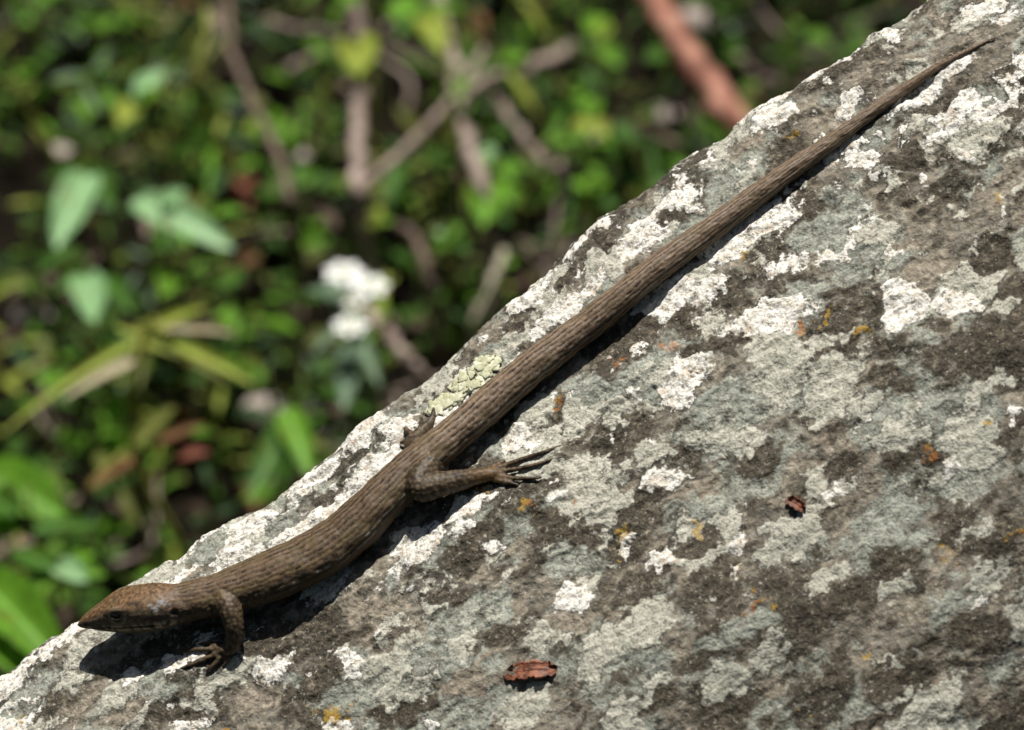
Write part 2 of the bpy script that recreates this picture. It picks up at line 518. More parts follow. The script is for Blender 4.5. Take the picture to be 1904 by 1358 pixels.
def build_rock():
    fu = np.arange(-0.097, 0.101, 0.000172)
    us = np.concatenate([-np.geomspace(0.097, 0.33, 40)[::-1][:-1], fu, np.geomspace(fu[-1], 0.34, 40)[1:]])
    fw = np.arange(-0.010, 0.128, 0.000205)
    ws = np.concatenate([-np.geomspace(0.010, 0.62, 45)[::-1][:-1], fw, np.geomspace(fw[-1], 0.80, 45)[1:]])
    nu, nw = len(us), len(ws)
    U, W_ = np.meshgrid(us, ws, indexing='ij')
    u, w = U.ravel(), W_.ravel()
    q, h, al = prof(w)
    F = rock_fields(u, w)
    um, wm = u * 1e3, w * 1e3
    g = smooth(0.022, 0.002, w)
    vv = q + v0lin(u) * (1 - g) + v0(u) * g
    side = np.maximum(0, np.abs(u) - 0.15) ** 2 / 0.05
    fine = 0.26 * fbm(um / 4.2, wm / 3.0, 4, 0.55, 71.0)
    rid = 1 - np.abs(fbm(um / 8.0, wm / 3.6, 4, 0.55, 91.0))
    fine = fine + 0.55 * (np.clip(rid, 0.3, 1) - 0.7)
    fine = fine + 0.11 * fbm(um / 1.1, wm / 0.9, 3, 0.6, 41.0)
    fine = fine * (1 - 0.5 * smooth(0.03, 0.07, w))
    crust = 0.12 * smooth(-0.2, 0.4, F['w']) + 0.10 * smooth(-0.2, 0.3, F['p']) + 0.05 * smooth(-0.2, 0.3, F['d'])
    steep = smooth(0.004, -0.03, w)
    disp = macro(u, w) + (fine + crust) * 1e-3 + steep * 0.012 * fbm(u / 0.06, w / 0.05, 4, 0.5, 7.0)
    P = O + np.outer(u, A) + np.outer(vv, B) + np.outer(h - side, N)
    nn = np.outer(np.sin(al), B) + np.outer(np.cos(al), N)
    P = P + nn * disp[:, None]
    i = np.arange(nu * nw).reshape(nu, nw)
    Fq = np.stack([i[:-1, :-1], i[1:, :-1], i[1:, 1:], i[:-1, 1:]], -1).reshape(-1, 4)
    # check facing
    p0, p1, p2 = P[Fq[len(Fq) // 2, 0]], P[Fq[len(Fq) // 2, 1]], P[Fq[len(Fq) // 2, 2]]
    if np.dot(np.cross(p1 - p0, p2 - p0), N) < 0:
        Fq = Fq[:, ::-1]
    o = mesh_np("boulder", P, Fq, rock_material())
    c1 = np.stack([F['w'], F['p'], F['d'], np.ones_like(u)], 1).astype(np.float32)
    c2 = np.stack([F['g'], F['y'], F['t'], np.ones_like(u)], 1).astype(np.float32)
    for nm, c in (("lichen_a", c1), ("lichen_b", c2)):
        at = o.data.attributes.new(nm, 'FLOAT_COLOR', 'POINT')
        at.data.foreach_set("color", c.ravel())
    tag(o, "large sloping boulder mottled with white, grey and dark lichen crusts", "boulder")
    return o


rock = build_rock()


# ------------------------------------------------------------------ tubes, used by stems and limbs
def tube(pts, rad, seg=8, V=None, F=None, cap=True):
    """adds a tapering tube (quads) to lists V, F"""
    pts = [np.asarray(p, float) for p in pts]
    n = len(pts)
    ref = np.array([0.31, 0.52, 0.79])
    base = len(V)
    prev = None
    for i in range(n):
        tdir = pts[min(i + 1, n - 1)] - pts[max(i - 1, 0)]
        tdir /= (np.linalg.norm(tdir) + 1e-12)
        if prev is None:
            x = np.cross(tdir, ref)
        else:
            x = prev - tdir * np.dot(prev, tdir)
        x /= np.linalg.norm(x)
        prev = x
        y = np.cross(tdir, x)
        for k in range(seg):
            a = 2 * math.pi * k / seg
            V.append(pts[i] + rad[i] * (math.cos(a) * x + math.sin(a) * y))
    for i in range(n - 1):
        for k in range(seg):
            k2 = (k + 1) % seg
            F.append((base + i * seg + k, base + i * seg + k2, base + (i + 1) * seg + k2, base + (i + 1) * seg + k))
    if cap:
        for i, flip in ((0, True), (n - 1, False)):
            c = len(V)
            V.append(pts[i])
            for k in range(0, seg, 2):
                f = (c, base + i * seg + k, base + i * seg + (k + 1) % seg, base + i * seg + (k + 2) % seg)
                F.append(f[::-1] if flip else f)


def spline(ctrl, n):
    """Catmull-Rom through control rows"""
    c = np.asarray(ctrl, float)
    c = np.vstack([2 * c[0] - c[1], c, 2 * c[-1] - c[-2]])
    m = len(c) - 3
    out = []
    for t in np.linspace(0, m - 1e-6, n):
        i = int(t)
        f = t - i
        p0, p1, p2, p3 = c[i], c[i + 1], c[i + 2], c[i + 3]
        out.append(0.5 * ((2 * p1) + (-p0 + p2) * f + (2 * p0 - 5 * p1 + 4 * p2 - p3) * f * f + (-p0 + 3 * p1 - 3 * p2 + p3) * f ** 3))
    return np.array(out)


# ------------------------------------------------------------------ the lizard (built in mm, origin at O)
def lizard_material():
    t = NT("lizard_skin")
    co = t.n("ShaderNodeTexCoord").outputs['Object']
    c = t.attr("skin").outputs['Color']
    n = t.noise(co, 2200, 3, 0.6)
    n2 = t.noise(co, 350, 2)
    c = t.mix(t.step(n, 0.35, 0.65, 0.35, 0.0), c, (0.02, 0.015, 0.01))
    c = t.mix(t.step(n2, 0.5, 0.7, 0, 0.25), c, (0.10, 0.085, 0.03))
    t.put(t.b.inputs['Base Color'], c)
    t.put(t.b.inputs['Roughness'], t.step(n, 0.3, 0.7, 0.46, 0.68))
    t.put(t.b.inputs['Specular IOR Level'], 0.3)
    t.put(t.b.inputs['Normal'], t.bump(n, 0.00008, 0.6))
    return t.m


# centre line: x, y, half-width, half-height, height of centre above the rock, roll (deg), all mm
SPINE = [
    (147, 1162, 0.38, 0.34, 4.90, 25), (156, 1159, 0.92, 0.80, 4.85, 25), (170, 1154, 1.45, 1.25, 4.80, 25), (196, 1146, 2.20, 1.95, 4.70, 25),
    (225, 1139, 2.91, 2.72, 4.60, 24), (262, 1133, 3.20, 2.91, 4.50, 22), (300, 1128, 3.30, 2.96, 4.40, 20), (345, 1121, 2.97, 2.70, 3.87, 17),
    (395, 1110, 3.11, 2.75, 3.69, 14), (450, 1092, 3.42, 2.88, 3.51, 11), (520, 1066, 3.74, 3.06, 3.42, 9), (590, 1034, 3.87, 3.11, 3.33, 8),
    (658, 984, 3.74, 3.06, 3.24, 8), (716, 924, 3.38, 2.88, 3.15, 8), (772, 872, 3.11, 2.75, 2.97, 8), (834, 820, 2.68, 2.51, 2.73, 6),
    (891, 770, 2.62, 2.46, 2.60, 6), (952, 716, 2.53, 2.38, 2.46, 6), (1012, 666, 2.43, 2.29, 2.38, 6), (1077, 616, 2.29, 2.16, 2.24, 6),
    (1142, 565, 2.15, 2.02, 2.11, 5), (1217, 504, 1.99, 1.89, 1.94, 5), (1297, 444, 1.83, 1.73, 1.76, 5), (1376, 386, 1.65, 1.57, 1.58, 4),
    (1464, 321, 1.41, 1.36, 1.36, 4), (1534, 271, 1.20, 1.16, 1.19, 3), (1603, 222, 0.99, 0.97, 0.97, 2), (1672, 173, 0.77, 0.76, 0.79, 0),
    (1736, 129, 0.58, 0.57, 0.66, 0), (1792, 97, 0.38, 0.38, 0.45, 0), (1850, 68, 0.14, 0.14, 0.22, 0)]


def lp(x, y, h):
    return (pt(x, y, h * 1e-3) - O) * 1e3


EYES, EYEA = 7.1, 60.0


def build_lizard():
    ctrl = []
    for (x, y, hw, hh, hc, roll) in SPINE:
        p = (pt(x, y, hc * 1e-3, 250 < x < 1900) - O) * 1e3
        ctrl.append((*p, hw, hh, roll))
    sp = spline(ctrl, 520)
    C = sp[:, :3]
    # soften the bumps of the rock out of the line
    for _ in range(60):
        C[1:-1] = C[1:-1] * 0.5 + 0.25 * (C[:-2] + C[2:])
    sq = np.linspace(0, 26, len(C))
    C += np.outer(0.22 * perlin(sq * 0.45, sq * 0 + 3.3) * smooth(0.2, 0.35, np.linspace(0, 1, len(C))), B)
    hw, hh, roll = np.maximum(sp[:, 3] * (1 + 0.035 * perlin(sq * 0.8, sq * 0 + 7.7)), 0.12), np.maximum(sp[:, 4], 0.12), np.radians(sp[:, 5])
    T = np.gradient(C, axis=0)
    T /= np.linalg.norm(T, axis=1)[:, None]
    s = np.concatenate([[0], np.cumsum(np.linalg.norm(np.diff(C, axis=0), axis=1))])
    Nn = N[None, :] - T * (T @ N)[:, None]
    Nn /= np.linalg.norm(Nn, axis=1)[:, None]
    Bb = np.cross(T, Nn)                        # sign fixed so +Bb points along B (camera side)
    sg = np.sign((Bb @ B).mean())
    Bb *= sg
    cr, sr = np.cos(roll)[:, None], np.sin(roll)[:, None]
    Nr = Nn * cr - Bb * sr
    Br = Bb * cr + Nn * sr
    nring = len(C)
    SEG = 48
    th = np.linspace(0, 2 * np.pi, SEG, endpoint=False)
    head = smooth(16.0, 9.0, s)
    ex = 2.0 + 0.7 * head * smooth(0.5, 3.0, s)
    V = []
    F = []
    for i in range(nring):
        c, sn = np.cos(th), np.sin(th)
        e = 2.0 / ex[i]
        x = np.sign(sn) * np.abs(sn) ** e * hw[i]
        y = np.sign(c) * np.abs(c) ** e * hh[i]
        y = np.where(y < 0, y * (0.92 + 0.14 * head[i]), y)
        # cheeks: brow ridge over the eye, narrower lower jaw
        x = x * (1 - 0.16 * head[i] * smooth(0.0, -1.0, y / hh[i]))
        brow = head[i] * 0.28 * np.exp(-((s[i] - 7.2) / 2.1) ** 2) * np.exp(-((np.abs(np.degrees(np.where(th > np.pi, 2 * np.pi - th, th))) - 40) / 13) ** 2)
        x = x + np.sign(sn) * brow
        y = y + brow * 0.7
        P = C[i] + np.outer(x, Br[i]) + np.outer(y, Nr[i])
        V.extend(P)
    for i in range(nring - 1):
        for k in range(SEG):
            k2 = (k + 1) % SEG
            F.append((i * SEG + k, i * SEG + k2, (i + 1) * SEG + k2, (i + 1) * SEG + k))
    for i, fl in ((0, 1), (nring - 1, 0)):
        c = len(V)
        V.append(C[i] + (-T[i] * 0.25 if i == 0 else T[i] * 0.1))
        for k in range(0, SEG, 2):
            f = (c, i * SEG + k, i * SEG + k + 1, i * SEG + (k + 2) % SEG)
            F.append(f[::-1] if fl else f)
    limbs = []

    def limb(pts, n=None, dense=4):
        rows = [(*lp(x, y, h), r) for x, y, h, r in pts]
        q = spline(rows, len(rows) * dense)
        limbs.append(q)
        tube(list(q[:, :3]), list(q[:, 3]), 12, V, F)

    # left fore leg: upper arm, forearm, hand, five toes
    limb([(414, 1106, 4.6, 1.9), (428, 1132, 4.6, 1.7), (434, 1158, 3.7, 1.42), (437, 1182, 2.4, 1.20), (431, 1203, 1.15, 1.0), (414, 1210, 0.75, 0.75), (404, 1210, 0.6, 0.45)])
    limb([(414, 1205, .75, .5), (396, 1199, .55, .36), (382, 1197, .5, .30), (368, 1199, .25, .18)])
    limb([(412, 1208, .75, .5), (388, 1208, .6, .36), (364, 1208, .55, .31), (342, 1213, .25, .17)])
    limb([(414, 1213, .7, .5), (390, 1222, .55, .38), (362, 1233, .5, .32), (335, 1244, .25, .17)])
    limb([(420, 1214, .7, .5), (406, 1228, .5, .36), (394, 1239, .45, .3), (383, 1249, .2, .17)])
    limb([(428, 1210, .7, .5), (426, 1223, .5, .34), (421, 1232, .4, .26), (414, 1239, .2, .16)])
    # left hind leg
    limb([(805, 862, 3.6, 2.1), (784, 888, 4.0, 2.15), (784, 908, 4.1, 1.95), (812, 902, 3.7, 1.75), (850, 894, 2.7, 1.5), (886, 886, 1.5, 1.1), (915, 882, 1.0, 0.9), (930, 882, .8, .6)])
    limb([(918, 875, .95, .5), (948, 862, .75, .33), (983, 850, .6, .29), (1014, 840, .5, .26), (1044, 828, .25, .15)])
    limb([(920, 880, .9, .5), (953, 874, .7, .33), (990, 866, .55, .28), (1026, 854, .25, .15)])
    limb([(922, 886, .85, .5), (950, 889, .65, .33), (978, 890, .55, .28), (1008, 888, .25, .16)])
    limb([(918, 890, .8, .5), (942, 897, .6, .36), (964, 902, .25, .2)])
    limb([(905, 879, 1.0, .5), (922, 866, .75, .36), (940, 856, .3, .2)])
    # right hind leg, behind the tail base
    limb([(812, 850, 3.5, 2.0), (786, 836, 3.0, 1.6), (768, 826, 2.0, 1.3), (780, 808, 1.2, .95), (789, 797, .9, .8)])
    limb([(786, 802, .9, .72), (797, 788, .8, .62), (804, 776, .6, .46), (807, 758, .3, .2)])
    limb([(776, 812, .9, .7), (768, 810, .8, .6), (760, 804, .7, .46), (752, 795, .3, .22)])
    limb([(772, 818, .9, .65), (758, 820, .7, .42), (744, 824, .3, .2)])
    limb([(784, 804, .9, .6), (784, 790, .6, .4), (783, 776, .3, .2)])
    # right fore leg, tucked beyond the chest
    limb([(412, 1098, 4.0, 2.0), (398, 1092, 3.2, 1.6), (392, 1094, 1.9, 1.25), (384, 1106, .9, 1.0), (376, 1112, .7, .7)])
    limb([(380, 1108, .7, .6), (366, 1112, .5, .4), (352, 1118, .3, .2)])
    limb([(380, 1110, .7, .6), (368, 1120, .5, .4), (356, 1128, .3, .2)])
    raw = mesh_np("lizard_raw", np.array(V), np.array(F))
    md = raw.modifiers.new("remesh", 'REMESH')
    md.mode = 'VOXEL'
    md.voxel_size = 0.15
    md2 = raw.modifiers.new("soft", 'SMOOTH')
    md2.iterations = 3
    md2.factor = 0.5
    dg = bpy.context.evaluated_depsgraph_get()
    dg.update()
    me = bpy.data.meshes.new_from_object(raw.evaluated_get(dg))
    bpy.data.objects.remove(raw)
    nv = len(me.vertices)
    co = np.empty(nv * 3, np.float32)
    me.vertices.foreach_get("co", co)
    co = co.reshape(-1, 3).astype(float)
    nor = np.empty(nv * 3, np.float32)
    me.vertices.foreach_get("normal", nor)
    nor = nor.reshape(-1, 3).astype(float)
    # body coordinates of every vertex: distance along the spine and angle from the back
    ss = np.empty(nv)
    ang = np.empty(nv)
    rb = np.empty(nv)
    rl = np.full(nv, 9.0)
    LQ = np.vstack(limbs)
    for a0 in range(0, nv, 8000):
        p = co[a0:a0 + 8000]
        D = ((p[:, None, :] - C[None, :, :]) ** 2).sum(-1)
        j = D.argmin(1)
        d = p - C[j]
        ss[a0:a0 + 8000] = s[j] + (d * T[j]).sum(1)
        x = (d * Br[j]).sum(1)
        y = (d * Nr[j]).sum(1)
        ang[a0:a0 + 8000] = np.degrees(np.arctan2(x / hw[j], y / hh[j]))
        rb[a0:a0 + 8000] = np.hypot(x / hw[j], y / hh[j])
        Dl = np.sqrt(((p[:, None, :] - LQ[None, :, :3]) ** 2).sum(-1)) / LQ[None, :, 3]
        rl[a0:a0 + 8000] = Dl.min(1)
    limbm = smooth(1.10, 1.28, rb)               # 1 on limbs
    sj = np.clip(np.searchsorted(s, ss), 0, len(s) - 1)
    pelvis = s[np.argmin(((C - np.array(lp(780, 850, 3))) ** 2).sum(1))]
    tail = smooth(pelvis - 3, pelvis + 5, ss)
    headm = smooth(16.0, 13.0, ss) * (1 - limbm)
    # scales: rows run along the animal, alternate rows are offset by half a scale
    wob = fbm(ss / 3.0, ang / 30.0, 2, 0.5, 3.0)
    nrow = np.where(ss < pelvis + 1.0, 28.0, 20.0)
    row = ang / 360.0 * nrow + 0.22 * wob
    ri = np.floor(row)
    fr = row - ri
    pitch = np.where(ss < pelvis + 1.0, 1.1, 1.5)
    fa_ = ss / pitch + 0.5 * (ri % 2)
    ai = np.floor(fa_)
    fa = fa_ - ai
    rid = ((np.sin(ri * 12.9898 + ai * 78.233) * 43758.5453) % 1.0)
    rid2 = ((np.sin(ri * 39.3468 + ai * 11.135 + 4.0) * 24634.6345) % 1.0)
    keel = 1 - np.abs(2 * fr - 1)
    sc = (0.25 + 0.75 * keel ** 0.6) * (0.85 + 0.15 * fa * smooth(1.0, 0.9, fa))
    small = worley(ss / 0.62, ang / 15.0, 5, 1.0, 0.45, 0.5)
    grain = np.clip(small, -0.3, 0.4) + 0.3
    body_disp = 0.085 * (sc - 0.5)
    neck_side = smooth(40, 62, np.abs(ang)) * smooth(13, 15, ss) * smooth(34, 24, ss)
    body_disp = body_disp * (1 - neck_side) + 0.16 * grain * neck_side
    # limbs and head: grain-like scales from 3-D cells
    lg = worley(co @ np.array([1.45, .4, .3]) + 31, co @ np.array([-.4, 1.1, 1.0]) + 57, 25, 1.0, 0.4, 0.55)
    lgrain = np.clip(lg, -0.2, 0.4) + 0.2
    hd = worley(ss / 1.7 + 3, ang / 40.0 + 3, 45, 1.0, 0.5, 0.6)
    disp = body_disp * (1 - headm) * (1 - limbm) + limbm * 0.10 * lgrain * smooth(0.3, 0.9, 1.0) + headm * 0.05 * np.clip(hd + 0.3, 0, 0.4)
    big_enough = smooth(0.25, 0.8, np.where(limbm > 0.5, 1.0, hw[sj]))
    disp = disp * big_enough
    # mouth slit, nostril, ear
    av = np.abs(ang)
    mouth_a = 104.0 - 5.0 * smooth(2, 9, ss)
    mouth = np.exp(-((av - mouth_a) / 3.6) ** 2) * smooth(12.6, 11.4, ss) * headm
    lip = np.exp(-((av - mouth_a + 12) / 8) ** 2) * smooth(9.5, 7, ss) * headm
    disp -= 0.24 * mouth
    disp += 0.06 * lip
    socket = np.exp(-(((ss - EYES) / 1.2) ** 2 + ((av - EYEA) / 18) ** 2)) * headm
    disp -= 0.22 * socket
    ear = np.exp(-(((ss - 14.4) / 0.5) ** 2 + ((av - 68) / 9) ** 2)) * (1 - limbm)
    disp -= 0.30 * ear
    nost = np.exp(-(((ss - 1.1) / 0.35) ** 2 + ((av - 70) / 14) ** 2)) * headm
    disp -= 0.15 * nost
    fold = fbm(ss / 3.2, ang / 45.0, 3, 0.55, 61.0) * 0.13 * (1 - limbm) * (1 - 0.6 * headm) * big_enough
    crease = np.exp(-((ss - 17.5) / 0.7) ** 2) * smooth(40, 70, av) * 0.16 + np.exp(-((ss - 24.5 - 1.5 * wob) / 0.6) ** 2) * smooth(50, 80, av) * 0.12
    disp = disp + fold - crease * (1 - limbm)
    co2 = co + nor * disp[:, None]
    # colours
    def col(*c):
        return np.array(c)[None, :]

    def lerp(a, b, t):
        return a + (b - a) * t[:, None]
    base = lerp(col(0.130, 0.085, 0.050) + np.zeros((nv, 1)), col(0.215, 0.150, 0.098) + np.zeros((nv, 1)), tail)
    flank = smooth(50, 75, av)
    base = lerp(base, col(0.080, 0.052, 0.030), flank * 0.8 * (1 - 0.5 * tail))
    dorsol = np.exp(-((av - 42) / 7) ** 2) * (1 - tail) * smooth(14, 22, ss)
    base = lerp(base, col(0.17, 0.12, 0.055), dorsol * 0.7)
    belly = smooth(112, 130, av)
    base = lerp(base, col(0.15, 0.13, 0.08), belly * 0.6)
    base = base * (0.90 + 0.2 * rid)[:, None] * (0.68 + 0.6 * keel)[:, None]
    groove = smooth(0.46, 0.22, fr) + smooth(0.90, 1.0, fr)
    dn = smooth(-0.45, 0.25, fbm(ss / 0.9, row * 0.8, 2, 0.6, 77.0))
    dash = np.clip(groove, 0, 1) * smooth(0.0, 0.16, fa - 0.2 * fr) * smooth(1.0, 0.82, fa)
    dsel_b = (rid2 < np.where(ss < 32, 0.5, 0.80)) & (av < 85)
    dark_b = dash * dsel_b * (1 - tail) * (0.5 + 0.5 * dn)
    odd = (ri % 2 == 0)
    dark_t = dash * np.where(odd, 1.0, 0.85) * tail * (0.6 + 0.4 * dn) * (rid2 < 0.92)
    dark = np.clip(np.maximum(dark_b, dark_t) + 0.12 * groove * (1 - dash), 0, 1.0)
    flankdark = (np.exp(-((av - 56) / 9) ** 2)) * (rid2 < 0.6) * keel * (1 - tail) * 0.75 * smooth(16, 26, ss)
    dark = np.maximum(dark, flankdark)
    base = lerp(base, col(0.010, 0.007, 0.005), dark * (1 - headm))
    fleck = np.exp(-((av - 69) / 6) ** 2) * (rid > 0.45) * (0.4 + rid2) * keel ** 2 * 1.3 * smooth(0.15, 0.3, fa) * smooth(0.95, 0.8, fa) * smooth(20, 30, ss)
    fleck2 = np.exp(-((av - 80) / 7) ** 2) * (rid2 > 0.6) * rid * keel ** 2 * smooth(20, 30, ss)
    base = lerp(base, col(0.46, 0.43, 0.36), np.clip(fleck + 0.8 * fleck2, 0, 1) * 0.85)
    base = lerp(base, base * 0.55 + 0.45 * col(0.10, 0.072, 0.04) * (0.35 + 1.6 * grain)[:, None], neck_side)
    # head: coppery crown, dark cheek band, pale lips with dark bars
    sp1 = fbm(ss / 0.5, ang / 12.0, 3, 0.6, 13.0)
    hc = lerp(col(0.150, 0.085, 0.040) + np.zeros((nv, 1)), col(0.105, 0.078, 0.052), smooth(36, 56, av))
    hc = hc * np.clip(1 + 0.9 * sp1, 0.25, 2)[:, None]
    hc = lerp(hc, col(0.02, 0.015, 0.01), smooth(0.03, -0.12, hd) * 0.35)
    cheek = np.exp(-((av - 82) / 8) ** 2) * smooth(1.0, 3, ss)
    hc = lerp(hc, col(0.035, 0.026, 0.019), cheek * 0.6)
    lips = np.exp(-((av - 101) / 13) ** 2)
    bars = smooth(-0.1, 0.25, perlin(ss / 0.75, ang / 40.0))
    hc = lerp(hc, col(0.50, 0.42, 0.28), lips * 0.95 * (1 - bars))
    hc = lerp(hc, col(0.03, 0.022, 0.016), lips * 0.75 * bars)
    hc = lerp(hc, col(0.10, 0.088, 0.06), smooth(112, 128, av) * 0.7)
    hc = lerp(hc, col(0.008, 0.006, 0.005), np.clip(mouth * 1.2 + nost + socket * 0.75, 0, 1))
    ring = np.exp(-((np.hypot((ss - EYES) / 1.45, (av - EYEA) / 23) - 1.0) / 0.18) ** 2)
    hc = lerp(hc, col(0.34, 0.27, 0.16), ring * 0.65)
    base = lerp(base, hc, headm)
    # grey shed-skin patch and pink fleck behind the eye (animal's left)
    patch = np.hypot((ss - 12.6) / 1.35, (ang - 42) / 16.0) + 0.45 * fbm(ss / 1.1, ang / 20, 3, 0.5, 23.0)
    base = lerp(base, col(0.36, 0.36, 0.38) * (0.55 + 0.6 * rid2)[:, None], smooth(1.0, 0.65, patch) * 0.8 * smooth(-0.35, 0.2, fbm(ss / 0.6, ang / 9, 2, 0.5, 5.0)))
    pink = np.hypot((ss - 13.9) / 0.35, (ang - 58) / 6.0)
    base = lerp(base, col(0.55, 0.27, 0.22), smooth(1.0, 0.5, pink))
    base = lerp(base, col(0.01, 0.008, 0.006), np.clip(ear, 0, 1) * 0.9)
    lc = col(0.088, 0.060, 0.034) * (0.35 + 2.2 * lgrain)[:, None]
    lspot = smooth(0.1, 0.4, fbm(co[:, 0] / 1.3 + co[:, 2] / 1.6, co[:, 1] / 1.3, 2, 0.5, 3.0))
    lc = lerp(lc, col(0.02, 0.016, 0.012), lspot * 0.5)
    base = lerp(base, lc, limbm)
    # worn orange-brown left hind foot
    foot = np.exp(-((np.linalg.norm(co - np.array(lp(905, 888, 0.8)), axis=1)) / 2.2) ** 2) * limbm
    base = lerp(base, col(0.20, 0.10, 0.03), foot * 0.6)
    base = np.clip(base, 0.003, 0.9)
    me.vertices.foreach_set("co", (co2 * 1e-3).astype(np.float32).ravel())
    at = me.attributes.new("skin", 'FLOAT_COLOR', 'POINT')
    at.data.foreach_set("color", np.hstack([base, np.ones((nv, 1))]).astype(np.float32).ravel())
    me.polygons.foreach_set("use_smooth", np.ones(len(me.polygons), bool))
    me.materials.clear()
    me.materials.append(lizard_material())
    me.update()
    me.name = "body"
    root = empty("lizard", O)
    tag(root, "brown scaly lizard stretched head-down along the lichen-covered boulder", "lizard")
    body = bpy.data.objects.new("body", me)
    COL.objects.link(body)
    body.parent = root
    # eyes
    te = NT("lizard_eye")
    te.put(te.b.inputs['Base Color'], (0.008, 0.006, 0.005))
    te.put(te.b.inputs['Roughness'], 0.22)
    i = int(np.argmin(np.abs(s - EYES)))
    for side in (1, -1):
        a = R(EYEA) * side
        e = 2.0 / ex[i]
        x = math.copysign(abs(math.sin(a)) ** e, math.sin(a)) * hw[i]
        y = abs(math.cos(a)) ** e * hh[i]
        c = C[i] + x * Br[i] + y * Nr[i]
        outw = (math.sin(a) * Br[i] + math.cos(a) * Nr[i])
        c = c - outw * 0.66
        Vs, Fs = [], []
        n1, n2 = 10, 20
        for r_ in range(n1 + 1):
            ph = math.pi * r_ / n1
            for k in range(n2):
                la = 2 * math.pi * k / n2
                Vs.append(c + 1.08 * (math.sin(ph) * math.cos(la)) * T[i] + 0.86 * math.sin(ph) * math.sin(la) * np.cross(outw, T[i]) + 0.86 * math.cos(ph) * outw)
        for r_ in range(n1):
            for k in range(n2):
                Fs.append((r_ * n2 + k, r_ * n2 + (k + 1) % n2, (r_ + 1) * n2 + (k + 1) % n2, (r_ + 1) * n2 + k))
        mesh_np("eye", np.array(Vs) * 1e-3, Fs, te.m, True, root)
    return root


lizard = build_lizard()

# ------------------------------------------------------------------ bits lying on the rock
def chip_material(name, c0, c1):
    t = NT(name)
    co = t.n("ShaderNodeTexCoord").outputs['Object']
    mp = t.n("ShaderNodeMapping")
    mp.inputs['Scale'].default_value = (0.25, 1, 1)
    t.put(mp.inputs['Vector'], co)
    n = t.noise(mp.outputs[0], 2500, 3, 0.6)
    t.put(t.b.inputs['Base Color'], t.mix(t.step(n, 0.38, 0.62), c0, c1))
    t.put(t.b.inputs['Roughness'], 0.6)
    t.put(t.b.inputs['Normal'], t.bump(n, 0.0002, 0.8))
    return t.m


def flake(name, x, y, L, Wd, ang, mat, label, cat, curl=0.35, thick=0.00022, lift=0.0003):
    """curled, ragged little sheet with thickness"""
    p = pt(x, y, lift)
    p2 = pt(x + 20 * math.cos(R(ang)), y - 20 * math.sin(R(ang)), lift)
    ax = (p2 - p) / np.linalg.norm(p2 - p)
    nz = N - ax * np.dot(N, ax)
    nz /= np.linalg.norm(nz)
    ay = np.cross(nz, ax)
    n, m = 18, 8
    V, F = [], []
    for top in (0, 1):
        for i in range(n + 1):
            fx = i / n * 2 - 1
            endw = (1 - abs(fx) ** 6) ** 0.5
            for j in range(m + 1):
                fy = j / m * 2 - 1
                jag = 1 + (0.16 * math.sin(i * 2.7 + (5 if fy > 0 else 0)) + 0.14 * math.sin(i * 1.1 + (2 if fy > 0 else 0))) * abs(fy)
                yy = fy * Wd / 2 * (0.35 + 0.65 * endw) * jag
                xx = fx * L / 2 + 0.12 * L * math.sin(j * 1.9 + fx) * abs(fx) ** 4
                zz = curl * Wd * (abs(fy) ** 1.6) + 0.10 * Wd * math.sin(fx * 3 + 1) + 0.06 * Wd * math.sin(fy * 9) + top * thick
                V.append(ax * xx + ay * yy + nz * zz)
    K = (n + 1) * (m + 1)
    def I(t_, i, j):
        return t_ * K + i * (m + 1) + j
    for i in range(n):
        for j in range(m):
            F.append((I(1, i, j), I(1, i + 1, j), I(1, i + 1, j + 1), I(1, i, j + 1)))
            F.append((I(0, i, j + 1), I(0, i + 1, j + 1), I(0, i + 1, j), I(0, i, j)))
    for i in range(n):
        F.append((I(0, i, 0), I(0, i + 1, 0), I(1, i + 1, 0), I(1, i, 0)))
        F.append((I(1, i, m), I(1, i + 1, m), I(0, i + 1, m), I(0, i, m)))
    for j in range(m):
        F.append((I(1, 0, j), I(1, 0, j + 1), I(0, 0, j + 1), I(0, 0, j)))
        F.append((I(0, n, j), I(0, n, j + 1), I(1, n, j + 1), I(1, n, j)))
    o = mesh_np(name, V, F, mat)
    o.location = p
    tag(o, label, cat)
    return o


bark = chip_material("red_bark", (0.07, 0.022, 0.011), (0.30, 0.10, 0.045))
flake("bark_flake", 986, 1249, 0.0062, 0.0024, 4, bark, "curled red-brown bark flake lying on the grey lichen of the boulder", "bark flake", 0.16, 0.00025, 0.0001)
flake("bud_scale", 1480, 938, 0.0025, 0.0015, -35, bark, "tiny rust-red bud scale on the boulder face far from the lizard", "bud scale", 0.3)


